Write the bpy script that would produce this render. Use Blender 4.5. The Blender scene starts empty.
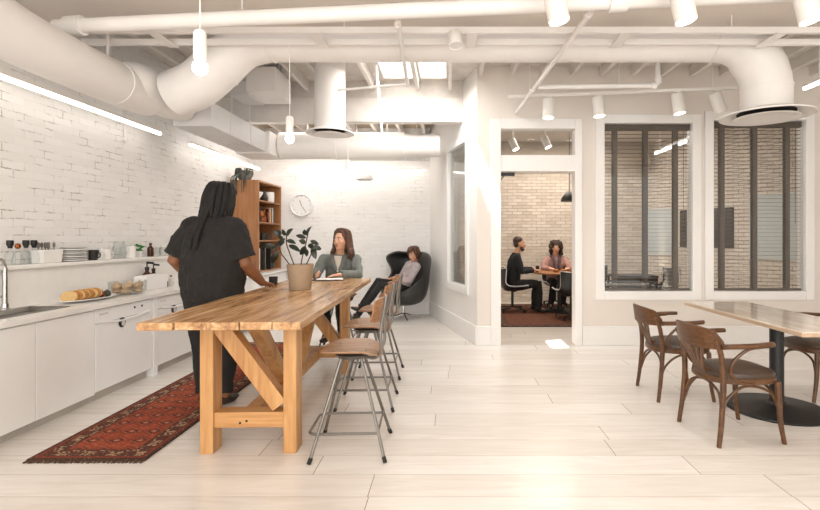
import bpy, bmesh, math, random
import numpy as np
from mathutils import Vector, Matrix, noise as mnoise
random.seed(7)
PI = math.pi
scene = bpy.context.scene
COL = scene.collection
V = Vector
F, VPX, HOR, EYE = 490.0, 450.0, 238.0, 1.4

# ------------------------------------------------------------------ helpers
def lin(r, g, b):
    f = lambda c: (c/255/12.92) if c/255 <= .04045 else ((c/255+.055)/1.055)**2.4
    return (f(r), f(g), f(b), 1.0)

class NT:
    def __init__(s, name):
        s.m = bpy.data.materials.new(name); s.m.use_nodes = True
        s.t = s.m.node_tree; s.n = s.t.nodes; s.l = s.t.links
        s.b = s.n['Principled BSDF']
    def add(s, kind, **kw):
        nd = s.n.new(kind)
        for k, v in kw.items(): setattr(nd, k, v)
        return nd
    def put(s, sock, v):
        if hasattr(v, 'is_linked') or isinstance(v, bpy.types.NodeSocket): s.l.new(v, sock)
        else: sock.default_value = v
    def math(s, op, a, b=0.0, c=0.0):
        nd = s.add('ShaderNodeMath', operation=op)
        s.put(nd.inputs[0], a); s.put(nd.inputs[1], b); s.put(nd.inputs[2], c)
        return nd.outputs[0]
    def mix(s, fac, a, b):
        nd = s.add('ShaderNodeMix', data_type='RGBA')
        s.put(nd.inputs[0], fac); s.put(nd.inputs[6], a); s.put(nd.inputs[7], b)
        return nd.outputs[2]
    def coord(s, scale=(1,1,1), rot=(0,0,0)):
        tc = s.add('ShaderNodeTexCoord'); mp = s.add('ShaderNodeMapping')
        mp.inputs['Scale'].default_value = scale; mp.inputs['Rotation'].default_value = rot
        s.l.new(tc.outputs['Object'], mp.inputs['Vector']); return mp.outputs[0]
    def noise(s, vec, scale, detail=4, rough=.55, dist=0.0):
        nd = s.add('ShaderNodeTexNoise'); s.l.new(vec, nd.inputs['Vector'])
        nd.inputs['Scale'].default_value = scale; nd.inputs['Detail'].default_value = detail
        nd.inputs['Roughness'].default_value = rough; nd.inputs['Distortion'].default_value = dist
        return nd.outputs['Fac']
    def ramp(s, fac, stops):
        nd = s.add('ShaderNodeValToRGB'); s.l.new(fac, nd.inputs[0]); e = nd.color_ramp.elements
        while len(e) < len(stops): e.new(.5)
        for el, (p, c) in zip(e, stops): el.position = p; el.color = c
        return nd.outputs[0]
    def bump(s, h, strength=.2, dist=.01):
        nd = s.add('ShaderNodeBump'); nd.inputs['Strength'].default_value = strength
        nd.inputs['Distance'].default_value = dist; s.put(nd.inputs['Height'], h)
        s.l.new(nd.outputs[0], s.b.inputs['Normal'])
    def set(s, **kw):
        for k, v in kw.items(): s.put(s.b.inputs[k.replace('_', ' ')], v)
        return s.m

def paint(name, rgb, rough=.5, metal=0.0, var=.06, scale=6, bump=0.0, bscale=40, **kw):
    t = NT(name); c = lin(*rgb); vec = t.coord()
    d = tuple(x*(1-var*2) for x in c[:3])+(1,)
    col = t.ramp(t.noise(vec, scale), [(.3, d), (.7, c)])
    if bump: t.bump(t.noise(vec, bscale, 5), bump, .01)
    return t.set(Base_Color=col, Roughness=rough, Metallic=metal, **kw)

def wood(name, dark, mid, light, axis='y', scale=3.0, rough=.45, stretch=14, bump=.08):
    t = NT(name); sc = {'x': (1, stretch, stretch), 'y': (stretch, 1, stretch), 'z': (stretch, stretch, 1)}[axis]
    vec = t.coord(sc); n = t.noise(vec, scale, 6, .6, .6)
    big = t.noise(t.coord(tuple(1.0 if k == 1 else .35*k for k in sc)), scale*.7, 3)
    f = t.math('ADD', t.math('MULTIPLY', n, .6), t.math('MULTIPLY', big, .4))
    col = t.ramp(f, [(.32, lin(*dark)), (.5, lin(*mid)), (.68, lin(*light))])
    t.bump(n, bump, .005)
    return t.set(Base_Color=col, Roughness=rough)

def emis(name, rgb, strength):
    t = NT(name)
    n = t.noise(t.coord(), 3.0)
    c = t.ramp(n, [(.2, lin(*rgb)), (.8, lin(*rgb))])
    return t.set(Base_Color=(.9, .9, .9, 1), Emission_Color=c, Emission_Strength=strength)

def glass_mat(name, tint=(1, 1, 1, 1), rough=.0, mixf=.88):
    t = NT(name); out = t.n['Material Output']
    tr = t.add('ShaderNodeBsdfTransparent'); tr.inputs[0].default_value = tint
    gl = t.add('ShaderNodeBsdfGlossy'); gl.inputs['Roughness'].default_value = rough
    lw = t.add('ShaderNodeLayerWeight'); lw.inputs['Blend'].default_value = .25
    f = t.math('ADD', t.math('MULTIPLY', lw.outputs['Fresnel'], 1-mixf+.25), 1-mixf-.08)
    mx = t.add('ShaderNodeMixShader'); t.l.new(f, mx.inputs[0])
    t.l.new(tr.outputs[0], mx.inputs[1]); t.l.new(gl.outputs[0], mx.inputs[2])
    t.l.new(mx.outputs[0], out.inputs[0]); return t.m

def brick(name, u, a, b, mortar, dirt=.5, bstr=.6, m0=.5, m1=.66):
    t = NT(name); tc = t.add('ShaderNodeTexCoord'); sp = t.add('ShaderNodeSeparateXYZ')
    t.l.new(tc.outputs['Object'], sp.inputs[0])
    nz = t.noise(tc.outputs['Object'], 5.0, 3)
    nz2 = t.noise(tc.outputs['Object'], 30.0, 4)
    cb = t.add('ShaderNodeCombineXYZ')
    t.put(cb.inputs[0], sp.outputs[u])
    t.put(cb.inputs[1], t.math('ADD', sp.outputs['Z'], t.math('MULTIPLY', t.math('ADD', nz, t.math('MULTIPLY', nz2, .75)), .028)))
    bt = t.add('ShaderNodeTexBrick'); t.l.new(cb.outputs[0], bt.inputs['Vector'])
    for k, v in dict(Scale=1.0).items(): bt.inputs[k].default_value = v
    bt.inputs['Mortar Size'].default_value = .0045; bt.inputs['Mortar Smooth'].default_value = .35
    bt.inputs['Brick Width'].default_value = .21; bt.inputs['Row Height'].default_value = .069
    bt.inputs['Color1'].default_value = lin(*a); bt.inputs['Color2'].default_value = lin(*b)
    bt.inputs['Mortar'].default_value = lin(*b)
    mask = t.ramp(t.noise(tc.outputs['Object'], 4.2, 6, .72), [(m0, (0, 0, 0, 1)), (m1, (1, 1, 1, 1))])
    f = t.math('MULTIPLY', t.math('MULTIPLY', bt.outputs['Fac'], mask), dirt)
    col = t.mix(f, bt.outputs['Color'], lin(*mortar))
    spots = t.ramp(t.noise(tc.outputs['Object'], 9, 6, .75), [(.68, (0, 0, 0, 1)), (.74, (1, 1, 1, 1))])
    col = t.mix(t.math('MULTIPLY', spots, dirt*.45), col, lin(*mortar))
    h = t.math('ADD', t.math('MULTIPLY', bt.outputs['Fac'], -1.0), t.math('MULTIPLY', nz2, .55))
    t.bump(h, bstr, .012)
    return t.set(Base_Color=col, Roughness=.6)

class MB:
    """collects shapes into one mesh"""
    def __init__(s, M=None): s.bm = bmesh.new(); s.M = M or Matrix()
    def _v(s, p): return s.bm.verts.new(s.M @ V(p))
    def box(s, x0, x1, y0, y1, z0, z1, M=None):
        M = M or Matrix(); c = []
        for z in (z0, z1):
            for x, y in ((x0, y0), (x1, y0), (x1, y1), (x0, y1)): c.append(s._v(M @ V((x, y, z))))
        for f in ((3, 2, 1, 0), (4, 5, 6, 7), (0, 1, 5, 4), (1, 2, 6, 5), (2, 3, 7, 6), (3, 0, 4, 7)):
            s.bm.faces.new([c[i] for i in f])
        return s
    def bar(s, p0, p1, w, h, up=(0, 0, 1)):
        p0, p1 = V(p0), V(p1); d = (p1-p0); L = d.length; t = d.normalized()
        u = V(up); x = t.cross(u)
        if x.length < 1e-4: x = t.cross(V((1, 0, 0)))
        x.normalize(); z = x.cross(t)
        M = Matrix(((x.x, t.x, z.x, p0.x), (x.y, t.y, z.y, p0.y), (x.z, t.z, z.z, p0.z), (0, 0, 0, 1)))
        return s.box(-w/2, w/2, 0, L, -h/2, h/2, M)
    def rings(s, rings, closed_u=True, cap0=True, cap1=True, loop=False):
        R = [[s._v(p) for p in r] for r in rings]; n = len(R[0]); m = len(R)
        for i in range(m if loop else m-1):
            a, b = R[i], R[(i+1) % m]
            for j in range(n if closed_u else n-1):
                k = (j+1) % n
                try: s.bm.faces.new((a[j], a[k], b[k], b[j]))
                except ValueError: pass
        if not loop and closed_u:
            if cap0: s.bm.faces.new(R[0][::-1])
            if cap1: s.bm.faces.new(R[-1])
        return s
    def cyl(s, p0, p1, r0, r1=None, seg=16, cap=True):
        return s.tube([p0, p1], [r0, r0 if r1 is None else r1], seg, cap)
    def tube(s, pts, rad, seg=10, cap=True, ref=None, loop=False, dome=False):
        pts = [V(p) for p in pts]; n = len(pts)
        if not isinstance(rad, (list, tuple)): rad = [rad]*n
        T = []
        for i in range(n):
            a = pts[(i-1) % n] if (loop or i > 0) else pts[i]
            b = pts[(i+1) % n] if (loop or i < n-1) else pts[i]
            T.append((b-a).normalized())
        if ref is None:
            ref = V((0, 0, 1)) if abs(T[0].z) < .9 else V((1, 0, 0))
        x = V(ref)-T[0]*V(ref).dot(T[0])
        if x.length < 1e-4: x = T[0].orthogonal()
        x.normalize(); rings = []
        def ring(c, x, y, a, b): return [c+x*(a*math.cos(2*PI*k/seg))+y*(b*math.sin(2*PI*k/seg)) for k in range(seg)]
        for i in range(n):
            x = (x-T[i]*x.dot(T[i])).normalized(); y = T[i].cross(x)
            r = rad[i]; a, b = r if isinstance(r, (list, tuple)) else (r, r)
            if dome and i == 0:
                d = min(a, b)
                for ph in (.25, .6, .85): rings.append(ring(pts[0]-T[0]*d*math.sqrt(1-ph*ph), x, y, a*ph, b*ph))
            rings.append(ring(pts[i], x, y, a, b))
            if dome and i == n-1:
                d = min(a, b)
                for ph in (.85, .6, .25): rings.append(ring(pts[i]+T[i]*d*math.sqrt(1-ph*ph), x, y, a*ph, b*ph))
        return s.rings(rings, True, cap, cap, loop)
    def lathe(s, prof, c=(0, 0, 0), seg=24, M=None):
        M = M or Matrix(); c = V(c); rings = []
        for r, z in prof:
            rings.append([c+(M @ V((max(r, 1e-4)*math.cos(2*PI*k/seg), max(r, 1e-4)*math.sin(2*PI*k/seg), z))) for k in range(seg)])
        return s.rings(rings)
    def ell(s, c, r, seg=16, M=None):
        n = max(6, seg//2); R = V(r) if not isinstance(r, (int, float)) else V((r, r, r)); M = M or Matrix()
        rings = []
        for i in range(n+1):
            ph = -PI/2+PI*i/n; k = max(math.cos(ph), 1e-3)
            rings.append([V(c)+(M @ V((R.x*k*math.cos(2*PI*j/seg), R.y*k*math.sin(2*PI*j/seg), R.z*math.sin(ph)))) for j in range(seg)])
        return s.rings(rings)
    def prism(s, poly, z0, z1):
        a = [s._v((x, y, z0)) for x, y in poly]; b = [s._v((x, y, z1)) for x, y in poly]; n = len(poly)
        s.bm.faces.new(a[::-1]); s.bm.faces.new(b)
        for i in range(n): s.bm.faces.new((a[i], a[(i+1) % n], b[(i+1) % n], b[i]))
        return s
    def surf(s, rows, wrap=False):
        return s.rings(rows, wrap, False, False)
    def sheet(s, rows, th):
        """thick sheet from a grid of points"""
        m, n = len(rows), len(rows[0]); P = [[V(p) for p in r] for r in rows]; top = []; bot = []
        for i in range(m):
            tr = []; br = []
            for j in range(n):
                du = P[i][min(j+1, n-1)]-P[i][max(j-1, 0)]; dv = P[min(i+1, m-1)][j]-P[max(i-1, 0)][j]
                nn = du.cross(dv); nn = nn.normalized() if nn.length > 1e-9 else V((0, 0, 1))
                tr.append(s._v(P[i][j]+nn*th/2)); br.append(s._v(P[i][j]-nn*th/2))
            top.append(tr); bot.append(br)
        f = s.bm.faces.new
        for i in range(m-1):
            for j in range(n-1):
                f((top[i][j], top[i][j+1], top[i+1][j+1], top[i+1][j])); f((bot[i][j], bot[i+1][j], bot[i+1][j+1], bot[i][j+1]))
        for i in range(m-1):
            f((top[i][0], top[i+1][0], bot[i+1][0], bot[i][0])); f((top[i+1][n-1], top[i][n-1], bot[i][n-1], bot[i+1][n-1]))
        for j in range(n-1):
            f((top[0][j+1], top[0][j], bot[0][j], bot[0][j+1])); f((top[m-1][j], top[m-1][j+1], bot[m-1][j+1], bot[m-1][j]))
        return s
    def mesh(s, name, smooth=35):
        bmesh.ops.recalc_face_normals(s.bm, faces=s.bm.faces)
        me = bpy.data.meshes.new(name); s.bm.to_mesh(me); s.bm.free()
        if smooth:
            me.polygons.foreach_set('use_smooth', [True]*len(me.polygons))
            me.set_sharp_from_angle(angle=math.radians(smooth))
        return me
    def build(s, name, m, parent=None, smooth=35, bevel=0, label=None):
        me = s.mesh(name, smooth); o = bpy.data.objects.new(name, me); COL.objects.link(o)
        me.materials.append(m)
        if parent: o.parent = parent
        if bevel:
            b = o.modifiers.new('bevel', 'BEVEL'); b.width = bevel; b.segments = 2; b.limit_method = 'ANGLE'; b.angle_limit = math.radians(40)
        if label: o['label'] = label
        return o

def tag(o, label, cat, group=None, kind=None):
    o['label'] = label; o['category'] = cat
    if group: o['group'] = group
    if kind: o['kind'] = kind
    return o
def thing(name, label, cat, loc=(0, 0, 0), rz=0, group=None):
    o = bpy.data.objects.new(name, None); COL.objects.link(o); o.empty_display_size = .1
    o.location = loc; o.rotation_euler = (0, 0, rz); return tag(o, label, cat, group)
def struct(o):
    o['kind'] = 'structure'; return o
def copy_tree(o, loc=None, rz=None, label=None, parent=None):
    c = o.copy(); COL.objects.link(c)
    if parent: c.parent = parent
    if loc is not None: c.location = loc
    if rz is not None: c.rotation_euler = (0, 0, rz)
    if label: c['label'] = label
    for ch in list(o.children): copy_tree(ch, parent=c)
    return c
def arc(c, r, a0, a1, n, ax=V((1, 0, 0)), ay=V((0, 0, 1))):
    return [V(c)+ax*(r*math.cos(a0+(a1-a0)*i/n))+ay*(r*math.sin(a0+(a1-a0)*i/n)) for i in range(n+1)]
def spline(ctrl, n=6):
    """Catmull-Rom through the control points"""
    P = [V(p) for p in ctrl]; P = [P[0]*2-P[1]]+P+[P[-1]*2-P[-2]]; out = []
    for i in range(1, len(P)-2):
        for k in range(n):
            t = k/n; a, b, c, d = P[i-1:i+3]
            out.append(.5*((2*b)+(c-a)*t+(2*a-5*b+4*c-d)*t*t+(3*b-a-3*c+d)*t**3))
    out.append(P[-2]); return out
def interp(vals, n):
    out = []
    for i in range(len(vals)-1):
        for k in range(n):
            t = k/n; a, b = vals[i], vals[i+1]
            out.append(tuple(x+(y-x)*t for x, y in zip(a, b)) if isinstance(a, tuple) else a+(b-a)*t)
    out.append(vals[-1]); return out

# ------------------------------------------------------------------ materials
M = {}
M['wall'] = paint('painted plaster', (229, 221, 212), .55, var=.015, scale=2)
M['ceil'] = paint('ceiling paint', (220, 211, 202), .7, var=.02, scale=2)
M['deck'] = paint('painted roof deck', (222, 215, 208), .75, var=.1, scale=7)
M['raft'] = paint('painted rafters', (228, 222, 216), .7, var=.06, scale=5)
M['trim'] = paint('trim paint', (240, 238, 235), .4, var=.01)
M['brickL'] = brick('white painted brick left', 'Y', (240, 238, 235), (236, 233, 229), (120, 100, 82), .85, .4)
M['brickB'] = brick('white painted brick back', 'X', (240, 238, 235), (236, 233, 229), (150, 134, 118), .6, .35)
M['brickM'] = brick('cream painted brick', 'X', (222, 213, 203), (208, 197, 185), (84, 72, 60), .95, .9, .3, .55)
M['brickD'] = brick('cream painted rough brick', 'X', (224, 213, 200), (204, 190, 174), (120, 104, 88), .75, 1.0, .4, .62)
M['white'] = paint('white lacquer', (246, 244, 241), .35, var=.012)
M['appl'] = paint('white appliance enamel', (247, 246, 243), .25, var=.01)
M['counter'] = paint('white quartz', (242, 239, 234), .22, var=.02, scale=25)
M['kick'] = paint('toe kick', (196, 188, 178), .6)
M['duct'] = paint('painted sheet metal', (234, 230, 226), .45, var=.03, scale=3)
M['ductg'] = paint('galvanised painted box', (214, 212, 210), .5, var=.03)
M['lampw'] = paint('white powder coat', (240, 236, 230), .4, var=.01)
M['bulb'] = emis('lit bulb', (255, 240, 215), 14)
M['spot'] = emis('lit spot lens', (255, 240, 220), 9)
M['strip'] = emis('led diffuser', (255, 249, 242), 4.0)
M['sky'] = emis('glowing sky pane', (255, 252, 246), 5)  # emission stands in for the bright sky behind the panes
M['dark'] = paint('black metal', (28, 27, 27), .45, var=.1)
M['slot'] = paint('dark slot', (40, 36, 33), .8)
M['chrome'] = paint('chrome', (205, 203, 200), .18, 1.0, var=.03)
M['steel'] = paint('brushed steel', (150, 147, 142), .35, 1.0, var=.08)
M['gun'] = paint('grey steel tube', (132, 128, 122), .38, .85, var=.12, scale=20)
M['rubber'] = paint('black rubber', (24, 23, 22), .7)
M['oak'] = wood('honey plank', (112, 72, 40), (186, 142, 96), (224, 190, 148), 'y', 2.2, .26)
M['pine'] = wood('pine beam', (158, 106, 58), (192, 142, 88), (210, 166, 112), 'z', 2.0, .45)
M['pinex'] = wood('pine beam across', (158, 106, 58), (192, 142, 88), (210, 166, 112), 'x', 2.0, .45)
M['ply'] = wood('stool plywood', (120, 86, 60), (154, 116, 84), (178, 142, 110), 'x', 3.0, .4)
M['plyz'] = wood('stool back plywood', (126, 84, 52), (154, 108, 70), (176, 132, 92), 'y', 3.0, .4)
M['teak'] = wood('teak veneer', (136, 88, 50), (162, 110, 68), (178, 130, 86), 'z', 2.0, .45)
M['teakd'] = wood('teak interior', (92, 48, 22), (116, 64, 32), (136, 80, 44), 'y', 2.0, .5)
M['walnut'] = wood('dark bentwood', (58, 35, 18), (90, 57, 30), (112, 76, 44), 'y', 4.0, .35)
M['leather'] = paint('brown leather', (72, 55, 42), .36, var=.12, scale=12, bump=.15, bscale=120)
M['bleather'] = paint('black leather', (42, 41, 40), .36, var=.1, scale=8, bump=.12, bscale=80)
M['stone'] = wood('travertine laminate', (200, 184, 168), (216, 203, 190), (230, 221, 211), 'y', 2.5, .1, 6, .02)
M['stoneedge'] = wood('laminate edge', (176, 148, 120), (196, 170, 142), (208, 186, 160), 'y', 3, .4)
M['slat'] = wood('blind slat', (84, 72, 62), (104, 90, 78), (120, 106, 94), 'x', 3, .5)
M['tape'] = paint('blind tape', (98, 86, 76), .8)
M['slatw'] = paint('white blind slat', (220, 214, 206), .5)
M['glass'] = glass_mat('window glass', (.96, .97, .97, 1))
M['clear'] = glass_mat('clear glassware', (.97, .98, .98, 1), mixf=.93)
M['pot'] = paint('clay pot', (176, 152, 126), .75, var=.06, scale=10, bump=.08)
M['soil'] = paint('soil', (52, 40, 30), .95, bump=.5, bscale=60)
M['leaf'] = paint('rubber plant leaf', (50, 58, 46), .3, var=.35, scale=12)
M['leaf2'] = paint('fresh green leaf', (74, 150, 70), .5, var=.2)
M['stem'] = paint('brown stem', (88, 62, 42), .7)
M['ceramic'] = paint('white ceramic', (238, 235, 230), .2, var=.01)
M['grey'] = paint('grey ceramic', (186, 184, 178), .35, var=.04)
M['char'] = paint('charcoal ceramic', (48, 46, 44), .5)
M['copper'] = paint('copper', (176, 104, 60), .25, .9, var=.1)
M['amber'] = paint('amber bottle', (74, 38, 20), .15)
M['paper'] = paint('paper', (244, 242, 238), .7, var=.02)
M['bread'] = paint('baked crust', (206, 144, 76), .7, var=.2, scale=30, bump=.4)
M['crumb'] = paint('cut bread', (226, 188, 128), .8, var=.1, scale=40, bump=.3)
M['nut'] = paint('garlic skin', (206, 176, 142), .6, var=.15, scale=30)
M['red'] = paint('dark red grape', (120, 44, 38), .3, var=.15)
M['green'] = paint('dark green fruit', (66, 72, 48), .4, var=.15)
M['orange'] = paint('orange food', (214, 140, 60), .5, var=.15)
M['board'] = paint('whiteboard', (196, 204, 206), .25, var=.02)
M['tank'] = paint('wooden basket grey', (120, 116, 108), .8, var=.3, scale=30)
# people
M['skinD'] = paint('brown skin', (140, 92, 62), .5, var=.08, scale=8)
M['skinL'] = paint('fair skin', (224, 172, 140), .5, var=.05, scale=8)
M['skinM'] = paint('light skin', (208, 156, 124), .5, var=.05, scale=8)
M['hairB'] = paint('black hair', (24, 20, 18), .75, var=.3, scale=40, bump=.5, bscale=90)
M['hairD'] = paint('dark brown hair', (66, 42, 30), .5, var=.3, scale=30, bump=.4, bscale=90)
M['hairR'] = paint('chestnut hair', (98, 64, 44), .5, var=.3, scale=30, bump=.4, bscale=90)
M['tee'] = paint('black cotton', (36, 33, 31), .9, var=.12, scale=9, bump=.12, bscale=160)
M['trou'] = paint('black trousers', (34, 32, 32), .9, var=.12, bump=.1, bscale=120)
M['boot'] = paint('dark brown boot', (58, 42, 32), .5, var=.15)
M['denim'] = paint('sage denim', (128, 132, 127), .9, var=.16, scale=14, bump=.2, bscale=160)
M['shirtw'] = paint('cream shirt', (226, 216, 204), .85)
M['lilac'] = paint('lilac grey shirt', (170, 158, 158), .85, var=.08, scale=14, bump=.12, bscale=120)
M['mauve'] = paint('dusty mauve cardigan', (184, 144, 134), .9, var=.08, bump=.15, bscale=100)
M['scarf'] = paint('grey violet scarf', (112, 96, 104), .9, var=.25, scale=30)
M['charcl'] = paint('charcoal jacket', (34, 36, 38), .9, var=.12, bump=.12, bscale=120)
M['eyew'] = paint('eye white', (232, 226, 218), .3)
M['iris'] = paint('dark iris', (46, 32, 24), .2)
M['lip'] = paint('lip', (176, 104, 90), .5)

# floor: white-washed planks running across the room
def floor_mat():
    t = NT('white washed planks'); tc = t.add('ShaderNodeTexCoord'); sp = t.add('ShaderNodeSeparateXYZ')
    t.l.new(tc.outputs['Object'], sp.inputs[0])
    W = .25
    row = t.math('FLOOR', t.math('DIVIDE', t.math('ADD', sp.outputs['Y'], .1), W))
    wn = t.add('ShaderNodeTexWhiteNoise', noise_dimensions='1D'); t.put(wn.inputs['W'], row)
    xo = t.math('ADD', sp.outputs['X'], t.math('MULTIPLY', wn.outputs['Value'], 7.3))
    fy = t.math('PINGPONG', t.math('ADD', sp.outputs['Y'], .1), W/2)      # 0 at seam
    fx = t.math('PINGPONG', xo, 1.15)
    seamy = t.math('LESS_THAN', fy, .0022); seamx = t.math('LESS_THAN', fx, .0025)
    nbreak = t.noise(t.coord((1.2, 1.2, 1)), 2.0, 3)
    sy = t.math('MULTIPLY', seamy, t.math('ADD', t.math('MULTIPLY', nbreak, 1.3), -.25))
    seam = t.math('MAXIMUM', sy, t.math('MULTIPLY', seamx, .75))
    board = t.math('FLOOR', t.math('DIVIDE', xo, 2.3))
    wn2 = t.add('ShaderNodeTexWhiteNoise', noise_dimensions='2D'); cb = t.add('ShaderNodeCombineXYZ')
    t.put(cb.inputs[0], row); t.put(cb.inputs[1], board); t.l.new(cb.outputs[0], wn2.inputs['Vector'])
    grain = t.noise(t.coord((1, 9, 1)), 1.6, 6, .6, 1.2)
    base = t.ramp(t.math('ADD', t.math('MULTIPLY', grain, .75), t.math('MULTIPLY', wn2.outputs['Value'], .25)),
                  [(.3, lin(220, 212, 203)), (.55, lin(232, 226, 219)), (.75, lin(240, 236, 231))])
    col = t.mix(seam, base, lin(120, 96, 72))
    t.bump(t.math('SUBTRACT', t.math('MULTIPLY', grain, .08), seam), .35, .004)
    return t.set(Base_Color=col, Roughness=.24)
M['floor'] = floor_mat()

def rug_mat(name, hx, hy, reds, dark, tan):
    """bordered oriental rug, object origin at its centre, half sizes hx, hy"""
    t = NT(name); tc = t.add('ShaderNodeTexCoord'); sp = t.add('ShaderNodeSeparateXYZ')
    t.l.new(tc.outputs['Object'], sp.inputs[0]); X, Y = sp.outputs['X'], sp.outputs['Y']
    dx = t.math('SUBTRACT', hx, t.math('ABSOLUTE', X)); dy = t.math('SUBTRACT', hy, t.math('ABSOLUTE', Y))
    d = t.math('MINIMUM', dx, dy)
    nz = t.noise(tc.outputs['Object'], 14, 4)
    red = t.ramp(nz, [(.3, lin(*reds[0])), (.7, lin(*reds[1]))])
    # field motif: staggered rows of small guls
    P = .16
    gx = t.math('PINGPONG', t.math('ADD', X, P*5), P/2)
    gy = t.math('PINGPONG', t.math('ADD', Y, P*20), P/2)
    man = t.math('ADD', t.math('MULTIPLY', gx, 1.0), t.math('MULTIPLY', gy, 1.4))
    gul = t.math('LESS_THAN', man, .055); gulin = t.math('LESS_THAN', man, .03); dot = t.math('LESS_THAN', man, .013)
    ringx = t.math('MULTIPLY', t.math('LESS_THAN', t.math('ABSOLUTE', t.math('SUBTRACT', man, .09)), .008), 1.0)
    f = t.mix(gul, red, lin(*dark)); f = t.mix(gulin, f, lin(*reds[1])); f = t.mix(dot, f, lin(*tan))
    f = t.mix(t.math('MULTIPLY', ringx, .6), f, lin(*dark))
    # border: blocks
    bx = t.math('FLOOR', t.math('DIVIDE', X, .085)); by = t.math('FLOOR', t.math('DIVIDE', Y, .085))
    chk = t.math('MODULO', t.math('ABSOLUTE', t.math('ADD', bx, by)), 2.0)
    fine = t.noise(tc.outputs['Object'], 60, 3)
    tanm = t.mix(t.ramp(fine, [(.45, (0, 0, 0, 1)), (.55, (1, 1, 1, 1))]), lin(*dark), lin(*tan))
    blk = t.mix(t.math('MULTIPLY', chk, .85), t.mix(t.math('MULTIPLY', fine, .5), lin(*dark), lin(*reds[0])), tanm)
    f = t.mix(t.math('LESS_THAN', d, .15), f, lin(*reds[0]))
    f = t.mix(t.math('LESS_THAN', d, .142), f, lin(*dark))
    f = t.mix(t.math('LESS_THAN', d, .132), f, blk)
    f = t.mix(t.math('LESS_THAN', d, .052), f, lin(*dark))
    f = t.mix(t.math('LESS_THAN', d, .044), f, lin(*reds[0]))
    f = t.mix(t.math('LESS_THAN', d, .022), f, lin(*dark))
    f = t.mix(t.math('MULTIPLY', t.math('GREATER_THAN', fine, .62), .35), f, lin(*tan))
    t.bump(t.noise(tc.outputs['Object'], 220, 2), .4, .004)
    return t.set(Base_Color=f, Roughness=.95)
M['rug'] = rug_mat('runner weave', .37, 1.73, ((130, 50, 24), (170, 74, 38)), (64, 38, 27), (190, 152, 116))
M['rug2'] = rug_mat('meeting rug weave', .95, 1.3, ((96, 52, 36), (124, 70, 46)), (44, 32, 26), (150, 116, 88))
# ------------------------------------------------------------------ the setting
def wall_grid(name, m, u0, u1, z0, z1, th, holes, parent=None):
    """wall along local x, thickness towards +y, with rectangular openings"""
    us = sorted({u0, u1, *[h[0] for h in holes], *[h[1] for h in holes]}); zs = sorted({z0, z1, *[h[2] for h in holes], *[h[3] for h in holes]})
    b = MB()
    for i in range(len(us)-1):
        for j in range(len(zs)-1):
            cu, cz = (us[i]+us[i+1])/2, (zs[j]+zs[j+1])/2
            if not any(h[0] < cu < h[1] and h[2] < cz < h[3] for h in holes): b.box(us[i], us[i+1], 0, th, zs[j], zs[j+1])
    bmesh.ops.remove_doubles(b.bm, verts=b.bm.verts, dist=1e-5)
    seen = {}
    for f in list(b.bm.faces): seen.setdefault(tuple(round(x, 3) for x in f.calc_center_median()), []).append(f)
    for fs in seen.values():
        if len(fs) > 1: bmesh.ops.delete(b.bm, geom=fs, context='FACES_ONLY')
    return struct(b.build(name, m, parent, smooth=0))

struct(MB().box(-3.95, 6.7, -2.4, 11.2, -.1, 0).build('floor', M['floor'], smooth=0))
o = wall_grid('wall_left', M['brickL'], -2.4, 9.15, 0, 3.7, .25, []); o.rotation_euler = (0, 0, PI/2); o.location = (-3.65, 0, 0)
# brick material of the left wall runs along its local x after the turn
o.data.materials[0] = brick('white painted brick left wall', 'X', (240, 238, 235), (235, 232, 228), (112, 92, 74), .9, .4)
o = wall_grid('wall_back', M['brickB'], -3.65, -.33, 0, 3.7, .15, []); o.location = (0, 9.0, 0)
AD = math.atan2(2.6, -.723)
wd = wall_grid('wall_diagonal', paint('lightened plaster', (240, 237, 233), .55, var=.015, scale=2), 0, 4.66, 0, 3.64, -.12, [(.4345, 1.376, .71, 2.756)])  # same plaster made lighter, the wall's lit look is put into its colour
wd.location = (.353, 6.4, 0); wd.rotation_euler = (0, 0, AD)
DOOR = (.65, 1.64, 0, 2.836); W1 = (2.0, 3.172, .695, 2.91); W2 = (3.42, 4.645, .695, 2.95)
wp = wall_grid('wall_partition', M['wall'], .353, 6.5, 0, 3.64, .12, [DOOR, W1, W2]); wp.location = (0, 6.4, 0)
struct(MB().box(6.5, 6.65, -2.4, 6.52, 0, 3.64).build('wall_right', M['wall'], smooth=0))
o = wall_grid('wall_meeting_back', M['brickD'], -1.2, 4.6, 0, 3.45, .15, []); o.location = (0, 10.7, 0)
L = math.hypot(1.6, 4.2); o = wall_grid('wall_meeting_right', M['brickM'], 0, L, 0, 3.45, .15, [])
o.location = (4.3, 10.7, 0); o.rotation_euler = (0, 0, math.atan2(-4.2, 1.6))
# ceilings
struct(MB().box(-3.9, 6.6, -2.4, 4.45, 3.3, 3.9).build('ceiling', M['ceil'], smooth=0))
SK = [(-.93, -.5, 5.45, 6.85), (-.42, -.04, 5.45, 6.85)]
dk = wall_grid('ceiling_rear', M['deck'], -3.9, 6.6, 4.45, 7.05, .12, [s for s in SK])
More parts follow.
